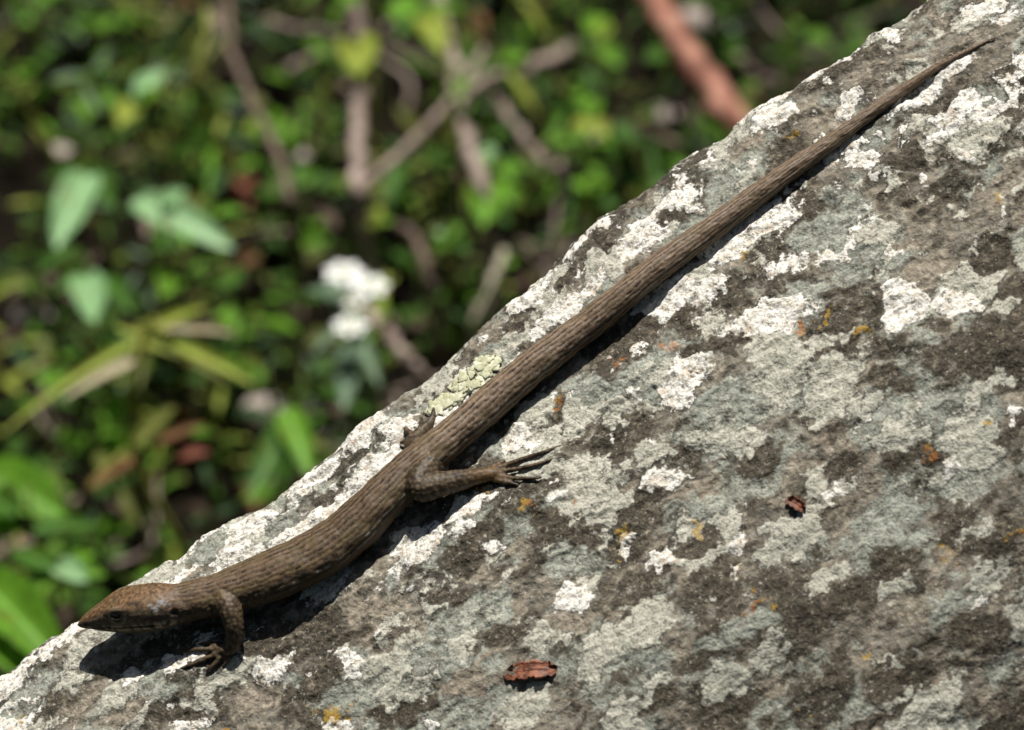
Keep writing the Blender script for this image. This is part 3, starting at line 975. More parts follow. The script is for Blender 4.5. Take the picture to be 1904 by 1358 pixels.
# ------------------------------------------------------------------ leafy lichen rosettes beside the lizard's hip
def foliose(cx, cy, rx, ry, ang, count, seed, label):
    rr = random.Random(seed)
    t = NT("leafy_lichen")
    co = t.n("ShaderNodeTexCoord").outputs['Object']
    n = t.noise(co, 1500, 3)
    rn = t.attr("lobe").outputs['Fac']
    c = t.mix(rn, (0.42, 0.42, 0.25), (0.66, 0.66, 0.50))
    c = t.mix(t.step(n, 0.35, 0.6, 0.4, 0), c, (0.25, 0.24, 0.14))
    t.put(t.b.inputs['Base Color'], c)
    t.put(t.b.inputs['Roughness'], 0.8)
    p0 = pt(cx, cy, 0.0)
    V, F, val = [], [], []
    for i in range(count):
        a = rr.uniform(0, 2 * math.pi)
        rad = rr.uniform(0.1, 1) ** 0.5
        ex_, ey_ = rx * rad * math.cos(a), ry * rad * math.sin(a)
        x = cx + ex_ * math.cos(R(ang)) + ey_ * math.sin(R(ang))
        y = cy - ex_ * math.sin(R(ang)) + ey_ * math.cos(R(ang))
        p = pt(x, y, 0.0)
        d = rr.uniform(0, 2 * math.pi)
        e1 = A * math.cos(d) + B * math.sin(d)
        e2 = np.cross(N, e1)
        L = rr.uniform(0.0004, 0.0010)
        wv = L * rr.uniform(0.55, 0.9)
        hz = rr.uniform(0.00005, 0.0004)
        base = len(V)
        V.append(p + N * (hz + 0.00003))
        val.append(rr.random())
        K = 12
        for ringi, (sc_, zz) in enumerate(((0.6, hz + 0.00006), (1.0, hz), (0.96, hz - 0.0001))):
            for k in range(K):
                b = 2 * math.pi * k / K
                lob = sc_ * (1 + 0.22 * math.sin(3 * b + i) + 0.12 * math.sin(5 * b + 2 * i))
                V.append(p + e1 * L * lob * math.cos(b) + e2 * wv * lob * math.sin(b) + N * zz)
                val.append(val[base])
        for k in range(0, K, 2):
            F.append((base, base + 1 + k, base + 1 + k + 1, base + 1 + (k + 2) % K))
        for r_ in range(2):
            for k in range(K):
                k2 = (k + 1) % K
                F.append((base + 1 + r_ * K + k, base + 1 + (r_ + 1) * K + k, base + 1 + (r_ + 1) * K + k2, base + 1 + r_ * K + k2))
    o = mesh_np("leafy_lichen", np.array(V) - p0, F, t.m)
    o.location = p0
    at = o.data.attributes.new("lobe", 'FLOAT', 'POINT')
    at.data.foreach_set("value", np.array(val, np.float32))
    tag(o, label, "lichen")


foliose(884, 700, 54, 17, 38, 110, 4, "pale yellow-green leafy lichen rosette along the upper edge of the lizard's tail base")
foliose(828, 751, 34, 10, 32, 90, 5, "small pale leafy lichen rosette just above the lizard's right hind foot")

# ------------------------------------------------------------------ ground
def soil_material():
    t = NT("soil")
    co = t.n("ShaderNodeTexCoord").outputs['Object']
    n1 = t.noise(co, 22, 5, 0.6)
    n2 = t.noise(co, 160, 4, 0.6)
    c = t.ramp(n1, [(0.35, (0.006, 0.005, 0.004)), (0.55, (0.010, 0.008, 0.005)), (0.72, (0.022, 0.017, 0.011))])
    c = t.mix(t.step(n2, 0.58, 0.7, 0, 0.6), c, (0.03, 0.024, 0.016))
    t.put(t.b.inputs['Base Color'], c)
    t.put(t.b.inputs['Roughness'], 0.95)
    t.put(t.b.inputs['Specular IOR Level'], 0.03)
    t.put(t.b.inputs['Normal'], t.bump(n2, 0.004, 0.9, t.bump(n1, 0.02, 0.8)))
    return t.m


gx = np.concatenate([-np.geomspace(1.2, 120, 22)[::-1], np.linspace(-1.15, 1.15, 90), np.geomspace(1.2, 120, 22)])
GX, GY = np.meshgrid(gx, gx + 0.3, indexing='ij')
gz = 0.012 * fbm(GX.ravel() / 0.12, GY.ravel() / 0.12, 4) * smooth(1.6, 0.8, np.hypot(GX.ravel(), GY.ravel() - 0.3)) - 0.006
n_ = len(gx)
gi = np.arange(n_ * n_).reshape(n_, n_)
GF = np.stack([gi[:-1, :-1], gi[1:, :-1], gi[1:, 1:], gi[:-1, 1:]], -1).reshape(-1, 4)
ground = mesh_np("ground", np.stack([GX.ravel(), GY.ravel(), gz], 1), GF, soil_material())
tag(ground, kind="structure")


# ------------------------------------------------------------------ leaves and plants
def leaf_material(name, c, c2=None, trans=0.35, rough=0.42, veins=1.0):
    t = NT(name)
    oi = t.n("ShaderNodeObjectInfo").outputs['Random']
    c2 = c2 or tuple(v * 0.55 for v in c)
    co = t.n("ShaderNodeTexCoord").outputs['Object']
    n = t.noise(co, 7, 4, 0.65)
    cc = t.mix(t.math('MULTIPLY_ADD', t.step(n, 0.38, 0.62), 0.5, t.math('MULTIPLY', oi, 0.5)), c, c2)
    sx = t.n("ShaderNodeSeparateXYZ")
    t.put(sx.inputs[0], co)
    ay = t.math('ABSOLUTE', sx.outputs[1])
    rib = t.step(ay, 0.022, 0.008)
    vein = t.math('SINE', t.math('MULTIPLY', t.math('SUBTRACT', sx.outputs[0], t.math('MULTIPLY', ay, 0.9)), 55.0))
    cc = t.mix(t.math('MULTIPLY', t.step(vein, 0.2, 0.95), 0.35 * veins), cc, tuple(v * 0.45 for v in c))
    cc = t.mix(t.math('MULTIPLY', rib, 0.6 * veins), cc, tuple(min(0.8, v * 1.5 + 0.06) for v in c))
    spot = t.noise(co, 3.2, 3, 0.6)
    cc = t.mix(t.step(spot, 0.62, 0.70, 0, 0.7 * veins), cc, (c[0] * 0.5 + 0.06, c[1] * 0.3 + 0.03, c[2] * 0.3))
    t.put(t.b.inputs['Base Color'], cc)
    t.put(t.b.inputs['Roughness'], rough + 0.12)
    t.put(t.b.inputs['Specular IOR Level'], 0.2)
    tr = t.n("ShaderNodeBsdfTranslucent")
    t.put(tr.inputs['Color'], t.mix(0.5, cc, (c[0] * 1.3, c[1] * 1.3, c[2] * 0.5)))
    mx = t.n("ShaderNodeMixShader")
    mx.inputs[0].default_value = trans
    t.t.links.new(t.b.outputs[0], mx.inputs[1])
    t.t.links.new(tr.outputs[0], mx.inputs[2])
    t.t.links.new(mx.outputs[0], t.out.inputs['Surface'])
    return t.m


def bark_material(name, c, c2):
    t = NT(name)
    co = t.n("ShaderNodeTexCoord").outputs['Object']
    n = t.noise(co, 180, 4, 0.6)
    big = t.noise(co, 38, 3, 0.6)
    cc = t.mix(t.step(n, 0.38, 0.62), c, c2)
    cc = t.mix(t.step(big, 0.52, 0.62, 0, 0.65), cc, tuple(v * 0.38 for v in c))
    t.put(t.b.inputs['Base Color'], cc)
    t.put(t.b.inputs['Specular IOR Level'], 0.1)
    t.put(t.b.inputs['Roughness'], 0.85)
    t.put(t.b.inputs['Normal'], t.bump(n, 0.001, 0.7))
    return t.m


LM = {
    'mid': leaf_material("leaf_green", (0.070, 0.185, 0.018)),
    'bright': leaf_material("leaf_bright", (0.17, 0.39, 0.028)),
    'pale': leaf_material("leaf_pale", (0.27, 0.45, 0.22), (0.20, 0.37, 0.15), 0.2, 0.3),
    'yellow': leaf_material("leaf_yellow_green", (0.36, 0.42, 0.07), (0.25, 0.32, 0.04)),
    'dark': leaf_material("leaf_dark", (0.030, 0.085, 0.018)),
    'grey': leaf_material("leaf_grey_green", (0.15, 0.22, 0.13), (0.10, 0.16, 0.10), 0.2, 0.6),
    'straw': leaf_material("dry_straw", (0.46, 0.40, 0.25), (0.36, 0.30, 0.19), 0.2, 0.6),
    'orange': leaf_material("dry_orange", (0.20, 0.095, 0.035), (0.11, 0.06, 0.03), 0.2, 0.7),
    'rust': leaf_material("dry_rust", (0.24, 0.085, 0.05), (0.14, 0.05, 0.035), 0.15, 0.7),
    'olive': leaf_material("leaf_olive", (0.14, 0.155, 0.03), (0.09, 0.11, 0.02)),
    'pink': leaf_material("dry_pink_grey", (0.34, 0.25, 0.21), (0.24, 0.17, 0.14), 0.1, 0.8),
    'white': leaf_material("petal_white", (0.90, 0.90, 0.87), (0.86, 0.87, 0.85), 0.12, 0.6, 0.0),
}
BK = {
    'pinkgrey': bark_material("twig_pink_grey", (0.20, 0.15, 0.125), (0.40, 0.32, 0.27)),
    'red': bark_material("branch_red", (0.24, 0.10, 0.07), (0.42, 0.22, 0.16)),
    'brown': bark_material("twig_brown", (0.11, 0.08, 0.06), (0.24, 0.18, 0.14)),
    'lichen': bark_material("twig_lichen", (0.24, 0.20, 0.16), (0.42, 0.40, 0.28)),
    'green': bark_material("stem_green", (0.09, 0.14, 0.03), (0.14, 0.18, 0.05)),
    'ygreen': bark_material("stem_yellow_green", (0.20, 0.22, 0.04), (0.30, 0.30, 0.08)),
}


def leaf_mesh(name, ratio, peak, fold, curl, n=9, wave=0.0):
    """leaf of length 1 along +x, midrib folded, blade with a thin body; normal +z"""
    V, F = [], []
    rows = [-1, -0.5, 0, 0.5, 1]
    for i in range(n + 1):
        t_ = i / n
        wdt = ratio * (t_ ** peak) * ((1 - t_) ** (0.75)) * 1.9 + 0.012 * (1 - t_)
        for r_ in rows:
            y = r_ * wdt * 0.5
            z = fold * abs(y) - curl * t_ * t_ + wave * math.sin(t_ * 14 + r_) * abs(r_) * ratio
            V.append((t_, y, z))
    k = len(rows)
    for i in range(n):
        for j in range(k - 1):
            F.append((i * k + j, (i + 1) * k + j, (i + 1) * k + j + 1, i * k + j + 1))
    me = bpy.data.meshes.new(name)
    me.from_pydata(V, [], F)
    me.polygons.foreach_set("use_smooth", np.ones(len(F), bool))
    return me


SHAPES = {
    'ovate': leaf_mesh("leaf_ovate", 0.60, 0.55, 0.50, 0.22, 12, 0.035),
    'lance': leaf_mesh("leaf_lance", 0.26, 0.50, 0.50, 0.24, 12, 0.05),
    'blade': leaf_mesh("leaf_blade", 0.10, 0.25, 0.40, 0.30, 12),
    'round': leaf_mesh("leaf_round", 0.85, 0.60, 0.35, 0.14, 10, 0.04),
    'curled': leaf_mesh("leaf_curled", 0.55, 0.55, 0.70, 0.35, 9, 0.05),
    'heart': leaf_mesh("leaf_heart", 0.80, 0.38, 0.25, 0.22),
}
_lm_cache = {}


def leaf_data(shape, mat):
    k = (shape, mat)
    if k not in _lm_cache:
        me = SHAPES[shape].copy()
        me.name = "leaf"
        me.materials.append(LM[mat])
        _lm_cache[k] = me
    return _lm_cache[k]


def put_leaf(parent, shape, mat, base, tip, nrm, width=1.0, name="leaf", org=None):
    """leaf object under parent, from base to tip (world), scaled across by width"""
    base = np.asarray(base, float)
    d = np.asarray(tip, float) - base
    L = np.linalg.norm(d)
    x = d / L
    z = np.asarray(nrm, float) - x * np.dot(nrm, x)
    z /= np.linalg.norm(z) + 1e-9
    y = np.cross(z, x)
    o = bpy.data.objects.new(name, leaf_data(shape, mat))
    L = L * (0.88 if mat == 'pale' else 1.0)
    M = Matrix(((x[0] * L, y[0] * L * width, z[0] * L, base[0]), (x[1] * L, y[1] * L * width, z[1] * L, base[1]),
                (x[2] * L, y[2] * L * width, z[2] * L, base[2]), (0, 0, 0, 1)))
    COL.objects.link(o)
    if parent is not None:
        o.parent = parent
        M = Matrix.Translation(-Vector(parent.location if org is None else org)) @ M
    o.matrix_local = M
    return o


UPN = np.array([0, -0.35, 1.0])


def wob_path(p0, p1, n, amp, rr):
    p0, p1 = np.asarray(p0, float), np.asarray(p1, float)
    L = np.linalg.norm(p1 - p0)
    out = []
    for i in range(n + 1):
        t_ = i / n
        j = np.array([rr.gauss(0, 1), rr.gauss(0, 1), rr.gauss(0, 0.5)]) * amp * L * math.sin(math.pi * t_)
        out.append(p0 + (p1 - p0) * t_ + j)
    return out


def px_m(p):
    """metres per grid step at a world point"""
    return float(np.dot(np.asarray(p) - CAM, -CZ)) * WT / IW


def twig(name, label, cat, ctrl, width, mat, group=None, leaves=(), side=()):
    """woody stem through grid points (x, y, dz), rooted in the ground; side twigs and leaves as parts"""
    P = [gpt(x, y, dz) for x, y, dz in ctrl]
    if P[0][2] > 0.004:
        P = [np.array([P[0][0] + 0.004, P[0][1] + 0.015, -0.012])] + P
    else:
        P[0] = P[0] - np.array([0, 0, 0.012])
    e = empty(name, (P[0][0], P[0][1], 0.0))
    off = np.array([P[0][0], P[0][1], 0.0])
    tag(e, label, cat, group)
    r0 = width * 0.5 * px_m(P[-1])
    q = spline(P, max(8, len(P) * 7))
    V, F = [], []
    rad = [r0 * (1.12 - 0.3 * i / (len(q) - 1)) * (1 + 0.24 * math.sin(i * 1.7) * rnd.uniform(0.2, 1)) for i in range(len(q))]
    q = q + np.array([[rnd.gauss(0, 1) * r0 * 0.24 for _ in range(3)] for _ in q])
    tube(list(q - off), rad, 8, V, F)
    mesh_np("stem", V, F, BK[mat], True, e)
    for (pts, wd) in side:
        S = [gpt(x, y, dz) for x, y, dz in pts]
        V, F = [], []
        qq = spline(S, len(S) * 5) - off
        rs = wd * 0.5 * px_m(S[0])
        tube(list(qq), [rs * (1 - 0.5 * i / (len(qq) - 1)) for i in range(len(qq))], 7, V, F)
        mesh_np("side_twig", V, F, BK[mat], True, e)
    for (shape, lmat, b, t_, wd) in leaves:
        put_leaf(e, shape, lmat, gpt(*b), gpt(*t_), UPN + np.array([rnd.gauss(0, .3), 0, 0]), wd)
    return e


def sprig(name, label, cat, base, leaves, stem='green', sw=9, group=None):
    """plant: grid point of the stem's top (x, y, dz); leaves as (shape, mat, base, tip, width[, normal])"""
    top = gpt(*base)
    rootp = np.array([top[0] + rnd.uniform(-.012, .012), top[1] + rnd.uniform(0.0, .02), -0.01])
    e = empty(name, (rootp[0], rootp[1], 0))
    off = np.array([rootp[0], rootp[1], 0])
    tag(e, label, cat, group)
    V, F = [], []
    r0 = sw * 0.5 * px_m(top)
    q = spline(wob_path(rootp, top, 3, 0.05, rnd), 12) - off
    tube(list(q), [r0 * (1.2 - 0.5 * i / 11) for i in range(12)], 7, V, F)
    qw = q + off
    for lf in leaves:
        b = gpt(*lf[2])
        j = int(np.argmin([np.linalg.norm(b - x) + 0.35 * abs(b[2] - 0.01 - x[2]) for x in qw]))
        if np.linalg.norm(b - qw[j]) > 0.002:
            m = (b + qw[j]) / 2 + np.array([0, 0, 0.004])
            pq = spline([qw[j], m, b], 7) - off
            tube(list(pq), [r0 * 0.55] * 7, 6, V, F)
    mesh_np("stem", V, F, BK[stem], True, e)
    for lf in leaves:
        nv_ = lf[5] if len(lf) > 5 else UPN
        put_leaf(e, lf[0], lf[1], gpt(*lf[2]), gpt(*lf[3]), np.asarray(nv_, float), lf[4])
    return e


# --- woody stems seen behind the rock
twig("woody_stem", "upright pinkish-grey twig with a side branch forking off near its foot", "twig",
     [(672, 410, 0.12), (662, 340, 0.14), (664, 200, 0.145), (666, 100, 0.145), (655, -70, 0.15)], 27, 'pinkgrey',
     side=[([(664, 352, 0.14), (740, 290, 0.135), (830, 195, 0.135), (880, 120, 0.13)], 22)],
     leaves=[('round', 'yellow', (664, 70, 0.16), (668, 125, 0.165), 0.8), ('ovate', 'bright', (662, 10, 0.19), (640, -50, 0.2), 1.0)])
twig("woody_stem", "crooked pale twig beside the flowering sprig, passing behind the forked one", "twig",
     [(905, 400, 0.10), (880, 290, 0.125), (850, 190, 0.13), (838, 90, 0.13), (800, -60, 0.13)], 25, 'pinkgrey',
     side=[([(850, 190, 0.13), (900, 150, 0.13), (935, 135, 0.13)], 24), ([(850, 195, 0.13), (885, 120, 0.13), (900, 90, 0.13)], 22)])
twig("woody_stem", "thin knobbly grey-brown twig rising among small green leaves", "twig",
     [(552, 420, 0.10), (538, 370, 0.125), (515, 285, 0.13), (462, 170, 0.14), (432, 95, 0.14), (420, -50, 0.15)], 16, 'brown')
twig("woody_stem", "thick smooth reddish branch disappearing behind the boulder", "branch",
     [(1470, 360, 0.05), (1380, 235, 0.13), (1300, 130, 0.135), (1262, 80, 0.14), (1205, -15, 0.14), (1160, -90, 0.15)], 54, 'red')
twig("fallen_twig", "grey leaning twig between the crooked twig and the boulder edge", "twig",
     [(1040, 340, 0.09), (1005, 295, 0.105), (955, 230, 0.11), (925, 185, 0.11)], 20, 'pinkgrey')
twig("fallen_twig", "thin grey twig lying level beyond the boulder's edge below the red branch", "twig",
     [(1290, 300, 0.07), (1220, 255, 0.09), (1130, 208, 0.10)], 17, 'brown')
twig("fallen_twig", "slender level twig between the two upright twigs", "twig",
     [(690, 75, 0.09), (640, 62, 0.11), (560, 55, 0.11), (480, 38, 0.11)], 15, 'pinkgrey')
twig("fallen_twig", "brown twig slanting down to the boulder below the white flowers", "twig",
     [(800, 740, 0.08), (760, 680, 0.11), (715, 615, 0.12), (680, 570, 0.12)], 26, 'pinkgrey')
twig("fallen_twig", "short pinkish twig pointing up beside the green shoot", "twig",
     [(985, 150, 0.08), (1030, 110, 0.09), (1065, 85, 0.09)], 24, 'pinkgrey')
twig("fallen_twig", "grey twig under the fork, leaning towards the flowers", "twig",
     [(800, 540, 0.07), (770, 440, 0.09), (720, 420, 0.10), (690, 440, 0.10)], 20, 'brown')
twig("fallen_twig", "pale upright dead stalk near the boulder edge, right of the flowers", "twig",
     [(880, 640, 0.08), (905, 560, 0.10), (925, 510, 0.10), (935, 470, 0.10)], 20, 'lichen')
twig("fallen_twig", "dark slanting twig low on the left among broad leaves", "twig",
     [(330, 990, 0.0), (240, 960, 0.03), (120, 930, 0.05), (10, 900, 0.06)], 18, 'brown')

# --- leafy sprigs that can be told apart
CAMN = CZ * 0.75 + np.array([0, 0, 0.7])
sprig("broad_leaved_sprig", "sprig with one broad pale shiny leaf hanging point-down beside a dark gap", "plant",
      (190, 330, 0.17), [('ovate', 'pale', (168, 325, 0.17), (98, 440, 0.17), 0.75, CAMN), ('ovate', 'mid', (150, 330, 0.16), (205, 365, 0.165), 0.9, CAMN),
                         ('lance', 'mid', (205, 330, 0.16), (60, 300, 0.15), 1.0)])
sprig("broad_leaved_sprig", "sprig with an upright pale green pointed leaf above a yellow-green tuft", "plant",
      (262, 185, 0.16), [('lance', 'pale', (258, 192, 0.16), (308, 84, 0.165), 1.2, CAMN), ('ovate', 'bright', (262, 190, 0.16), (290, 160, 0.17), 1.2, CAMN),
                         ('ovate', 'yellow', (255, 195, 0.15), (225, 215, 0.16), 1.0)])
sprig("broad_leaved_sprig", "sprig with a long level pale green leaf left of the knobbly twig", "plant",
      (300, 370, 0.16), [('lance', 'pale', (245, 372, 0.16), (440, 438, 0.165), 1.25, CAMN), ('ovate', 'pale', (300, 385, 0.165), (352, 338, 0.17), 0.9, CAMN),
                         ('ovate', 'bright', (400, 400, 0.15), (450, 385, 0.155), 0.9)])
sprig("broad_leaved_sprig", "sprig with a rounded pale green leaf above the yellow-green shoot", "plant",
      (165, 520, 0.15), [('round', 'pale', (160, 512, 0.15), (176, 592, 0.155), 0.62, CAMN), ('ovate', 'mid', (160, 510, 0.14), (110, 530, 0.145), 0.9),
                         ('ovate', 'mid', (190, 520, 0.14), (240, 560, 0.145), 0.8)])
sprig("yellow_green_shoot", "yellow-green shoot with narrow leaves splayed from one node, lying slantwise", "plant",
      (270, 622, 0.19), [('lance', 'yellow', (262, 628, 0.19), (392, 545, 0.195), 0.6, CAMN), ('lance', 'straw', (300, 612, 0.195), (442, 606, 0.195), 0.6, CAMN),
                         ('lance', 'yellow', (320, 640, 0.19), (462, 692, 0.19), 0.75, CAMN), ('lance', 'yellow', (275, 630, 0.19), (210, 600, 0.195), 0.9, CAMN),
                         ('ovate', 'yellow', (262, 625, 0.19), (310, 645, 0.19), 1.1, CAMN), ('blade', 'straw', (250, 670, 0.195), (122, 718, 0.195), 1.3, CAMN),
                         ('lance', 'olive', (300, 650, 0.18), (420, 690, 0.18), 0.8), ('blade', 'yellow', (255, 635, 0.19), (15, 752, 0.19), 0.55, CAMN),
                         ('lance', 'olive', (270, 650, 0.185), (260, 700, 0.185), 1.2)], 'ygreen', 16)
sprig("broad_leaved_sprig", "broad bright green leaf pair rising beside the lizard's snout", "plant",
      (20, 1180, 0.21), [('ovate', 'bright', (-40, 1075, 0.21), (105, 1210, 0.21), 0.75, CAMN), ('ovate', 'bright', (-40, 1150, 0.2), (60, 1245, 0.2), 0.8, CAMN)])
sprig("broad_leaved_sprig", "lush green leaves spreading low left of the dry orange stalk", "plant",
      (60, 960, 0.17), [('ovate', 'bright', (-40, 880, 0.17), (110, 940, 0.17), 1.1, CAMN), ('ovate', 'mid', (30, 960, 0.17), (-40, 900, 0.17), 1.2, CAMN),
                        ('lance', 'mid', (60, 990, 0.165), (180, 960, 0.165), 1.3), ('ovate', 'bright', (40, 990, 0.16), (-50, 960, 0.165), 1.0),
                        ('ovate', 'mid', (50, 900, 0.17), (20, 850, 0.17), 1.2)])
sprig("broad_leaved_sprig", "green rosette with a pale grey-green leaf just beyond the lizard's head", "plant",
      (110, 1060, 0.17), [('ovate', 'pale', (105, 1050, 0.17), (160, 1072, 0.175), 1.1, CAMN), ('ovate', 'bright', (110, 1060, 0.17), (195, 1060, 0.17), 1.1),
                          ('lance', 'mid', (100, 1060, 0.165), (10, 1000, 0.165), 1.6), ('ovate', 'mid', (100, 1070, 0.16), (40, 1080, 0.16), 1.2),
                          ('ovate', 'bright', (130, 1050, 0.165), (175, 1020, 0.165), 1.0)])
sprig("broad_leaved_sprig", "narrow bright green leaves arching near the pinkish stone", "plant",
      (545, 790, 0.14), [('lance', 'bright', (530, 760, 0.14), (570, 850, 0.14), 1.5, CAMN), ('ovate', 'olive', (560, 820, 0.13), (620, 830, 0.13), 0.9),
                         ('lance', 'mid', (540, 790, 0.13), (470, 890, 0.13), 1.5)])
sprig("dry_stalk", "dry orange-brown leaves slanting up from the dark hollow", "plant",
      (260, 850, 0.16), [('lance', 'orange', (160, 915, 0.16), (290, 808, 0.165), 0.7, CAMN), ('lance', 'orange', (280, 830, 0.16), (385, 773, 0.165), 0.75, CAMN),
                         ('curled', 'rust', (320, 850, 0.15), (385, 830, 0.155), 1.0, CAMN), ('lance', 'olive', (250, 840, 0.165), (330, 720, 0.17), 0.8, CAMN),
                         ('ovate', 'olive', (200, 880, 0.16), (180, 830, 0.165), 1.0)], 'ygreen', 10)
sprig("leafy_shoot", "yellow-green leafy shoot standing against the black gap by the red branch", "plant",
      (1110, 90, 0.14), [('ovate', 'bright', (1105, 70, 0.14), (1110, 10, 0.145), 1.0, CAMN), ('ovate', 'yellow', (1110, 75, 0.14), (1135, 30, 0.145), 0.9, CAMN),
                         ('ovate', 'bright', (1110, 90, 0.135), (1150, 110, 0.14), 1.0)])
sprig("leafy_shoot", "two-tiered yellow-green shoot beside the thin level twig", "plant",
      (1095, 215, 0.13), [('round', 'bright', (1098, 222, 0.13), (1095, 172, 0.135), 0.9, CAMN), ('round', 'yellow', (1095, 222, 0.13), (1070, 250, 0.13), 0.9, CAMN),
                          ('round', 'yellow', (1100, 225, 0.13), (1130, 250, 0.13), 0.9, CAMN)])
sprig("leafy_shoot", "bright green shoot close to the boulder edge beneath the level twig", "plant",
      (1105, 345, 0.12), [('ovate', 'bright', (1100, 360, 0.12), (1125, 310, 0.125), 1.0, CAMN), ('ovate', 'bright', (1095, 360, 0.12), (1070, 320, 0.12), 1.0),
                          ('ovate', 'mid', (1100, 365, 0.115), (1150, 380, 0.115), 1.0), ('ovate', 'mid', (1100, 370, 0.11), (1050, 390, 0.11), 1.0)])
sprig("leafy_shoot", "pale-tipped green clump at the foot of the crooked twig", "plant",
      (915, 330, 0.11), [('round', 'pale', (905, 300, 0.11), (912, 260, 0.115), 0.9, CAMN), ('ovate', 'bright', (910, 340, 0.11), (900, 395, 0.115), 1.1, CAMN),
                         ('ovate', 'bright', (920, 340, 0.11), (955, 370, 0.11), 1.1, CAMN), ('ovate', 'olive', (905, 330, 0.11), (870, 380, 0.11), 1.0),
                         ('ovate', 'bright', (925, 320, 0.11), (980, 300, 0.11), 1.0)])
sprig("leafy_shoot", "yellow-green leaf tuft at the fork of the pinkish twigs", "plant",
      (690, 400, 0.12), [('ovate', 'yellow', (690, 425, 0.12), (695, 368, 0.125), 1.0, CAMN), ('ovate', 'bright', (700, 420, 0.12), (730, 400, 0.12), 1.0)])
sprig("leafy_shoot", "round green leaf cluster below the crooked twig", "plant",
      (840, 430, 0.11), [('round', 'bright', (825, 440, 0.11), (860, 415, 0.115), 0.9, CAMN), ('round', 'pale', (835, 440, 0.11), (805, 425, 0.11), 0.8, CAMN),
                         ('round', 'mid', (840, 445, 0.105), (870, 465, 0.105), 0.9)])
sprig("leafy_shoot", "green leaf spray hanging from above beside the forked twig", "plant",
      (800, 40, 0.16), [('lance', 'bright', (730, 5, 0.16), (810, 55, 0.165), 1.6, CAMN), ('ovate', 'yellow', (790, 30, 0.16), (820, 75, 0.165), 0.9, CAMN),
                        ('lance', 'bright', (780, 20, 0.16), (870, 0, 0.16), 1.2), ('ovate', 'mid', (770, 30, 0.16), (740, 60, 0.16), 1.0)])

# --- sprig of small white flowers
fe = sprig("flowering_sprig", "grey-green sprig topped with small white flower heads", "flower",
           (655, 560, 0.15), [('lance', 'grey', (650, 590, 0.145), (600, 480, 0.145), 1.0, CAMN), ('lance', 'grey', (655, 640, 0.14), (640, 730, 0.14), 1.3, CAMN),
                              ('lance', 'grey', (645, 600, 0.14), (585, 640, 0.14), 1.0), ('lance', 'grey', (660, 620, 0.14), (700, 690, 0.14), 1.0),
                              ('lance', 'grey', (650, 560, 0.14), (560, 520, 0.14), 1.0), ('lance', 'mid', (650, 570, 0.13), (600, 560, 0.13), 1.0)], 'green', 12)
for (fx, fy, r) in ((640, 513, 40), (686, 537, 38), (658, 565, 22), (651, 610, 34)):
    c = gpt(fx, fy, 0.16)
    r = r * px_m(c)
    z = SUNW + 0.3 * CZ
    z /= np.linalg.norm(z)
    V, F = [], []
    top = gpt(655, 560, 0.15)
    tube(list(spline([top, (top + c) / 2 + np.array([0, 0.002, 0]), c], 6) - c), [0.0006] * 6, 6, V, F)
    for k in range(7):
        a = k * 2.4
        rr_ = 0.0011 * math.sqrt(k)
        q0 = np.array([rr_ * math.cos(a), rr_ * math.sin(a), 0.0])
        tube([q0, q0 + z * 0.0012], [0.0006, 0.0004], 6, V, F)
    fh = mesh_np("flower_head", V, F, BK['ygreen'], True, fe)
    fh.location = Vector(c) - fe.location
    x = np.cross(z, [0.3, 0.9, 0.1])
    x /= np.linalg.norm(x)
    y = np.cross(z, x)
    for k in range(7):
        a = 2 * math.pi * k / 7
        d = x * math.cos(a) + y * math.sin(a)
        put_leaf(fh, 'round', 'white', c + d * r * 0.12, c + d * r + z * r * 0.25, z, 1.0, "petal", c)


# --- stones and dry leaves among the plants
def stone_material():
    t = NT("pink_stone")
    co = t.n("ShaderNodeTexCoord").outputs['Object']
    n = t.noise(co, 150, 4, 0.6)
    t.put(t.b.inputs['Base Color'], t.mix(n, (0.34, 0.27, 0.24), (0.52, 0.44, 0.40)))
    t.put(t.b.inputs['Roughness'], 0.85)
    t.put(t.b.inputs['Normal'], t.bump(n, 0.002, 0.6))
    return t.m


STONE = stone_material()


def stone(x, y, wpx, label, rr):
    c = gpt(x, y, 0.0)
    r = wpx * 0.5 * px_m(c)
    V, F = [], []
    n1, n2 = 8, 14
    ph0 = rr.uniform(0, 6)
    for i in range(n1 + 1):
        ph = math.pi * i / n1
        for k in range(n2):
            la = 2 * math.pi * k / n2
            m = 1 + 0.14 * math.sin(2 * la + ph0) + 0.10 * math.sin(3 * la + 2 * ph + ph0) + 0.06 * math.cos(5 * ph + la)
            V.append((r * m * math.sin(ph) * math.cos(la), r * 0.8 * m * math.sin(ph) * math.sin(la), r * 0.6 * m * math.cos(ph) + r * 0.4))
    for i in range(n1):
        for k in range(n2):
            F.append((i * n2 + k, (i + 1) * n2 + k, (i + 1) * n2 + (k + 1) % n2, i * n2 + (k + 1) % n2))
    o = mesh_np("stone", V, F, STONE)
    o.location = (c[0], c[1], -0.004)
    tag(o, label, "stone", "pinkish stones on the ground behind the boulder")


for (x, y, w_, lab) in ((500, 762, 95, "pinkish stone beside the arching green leaves"), (1292, 38, 95, "pale pinkish stone beyond the red branch"),
                        (1232, 205, 60, "small dull pink stone under the red branch"), (108, 285, 70, "dull pink stone above the hanging pale leaf"),
                        (640, 815, 80, "pale stone near the boulder edge, below the grey-green leaves"), (60, 580, 75, "greyish pink stone left of the rounded pale leaf"),
                        (555, 280, 46, "small pale stone between the knobbly and the forked twig")):
    stone(x, y, w_, lab, rnd)

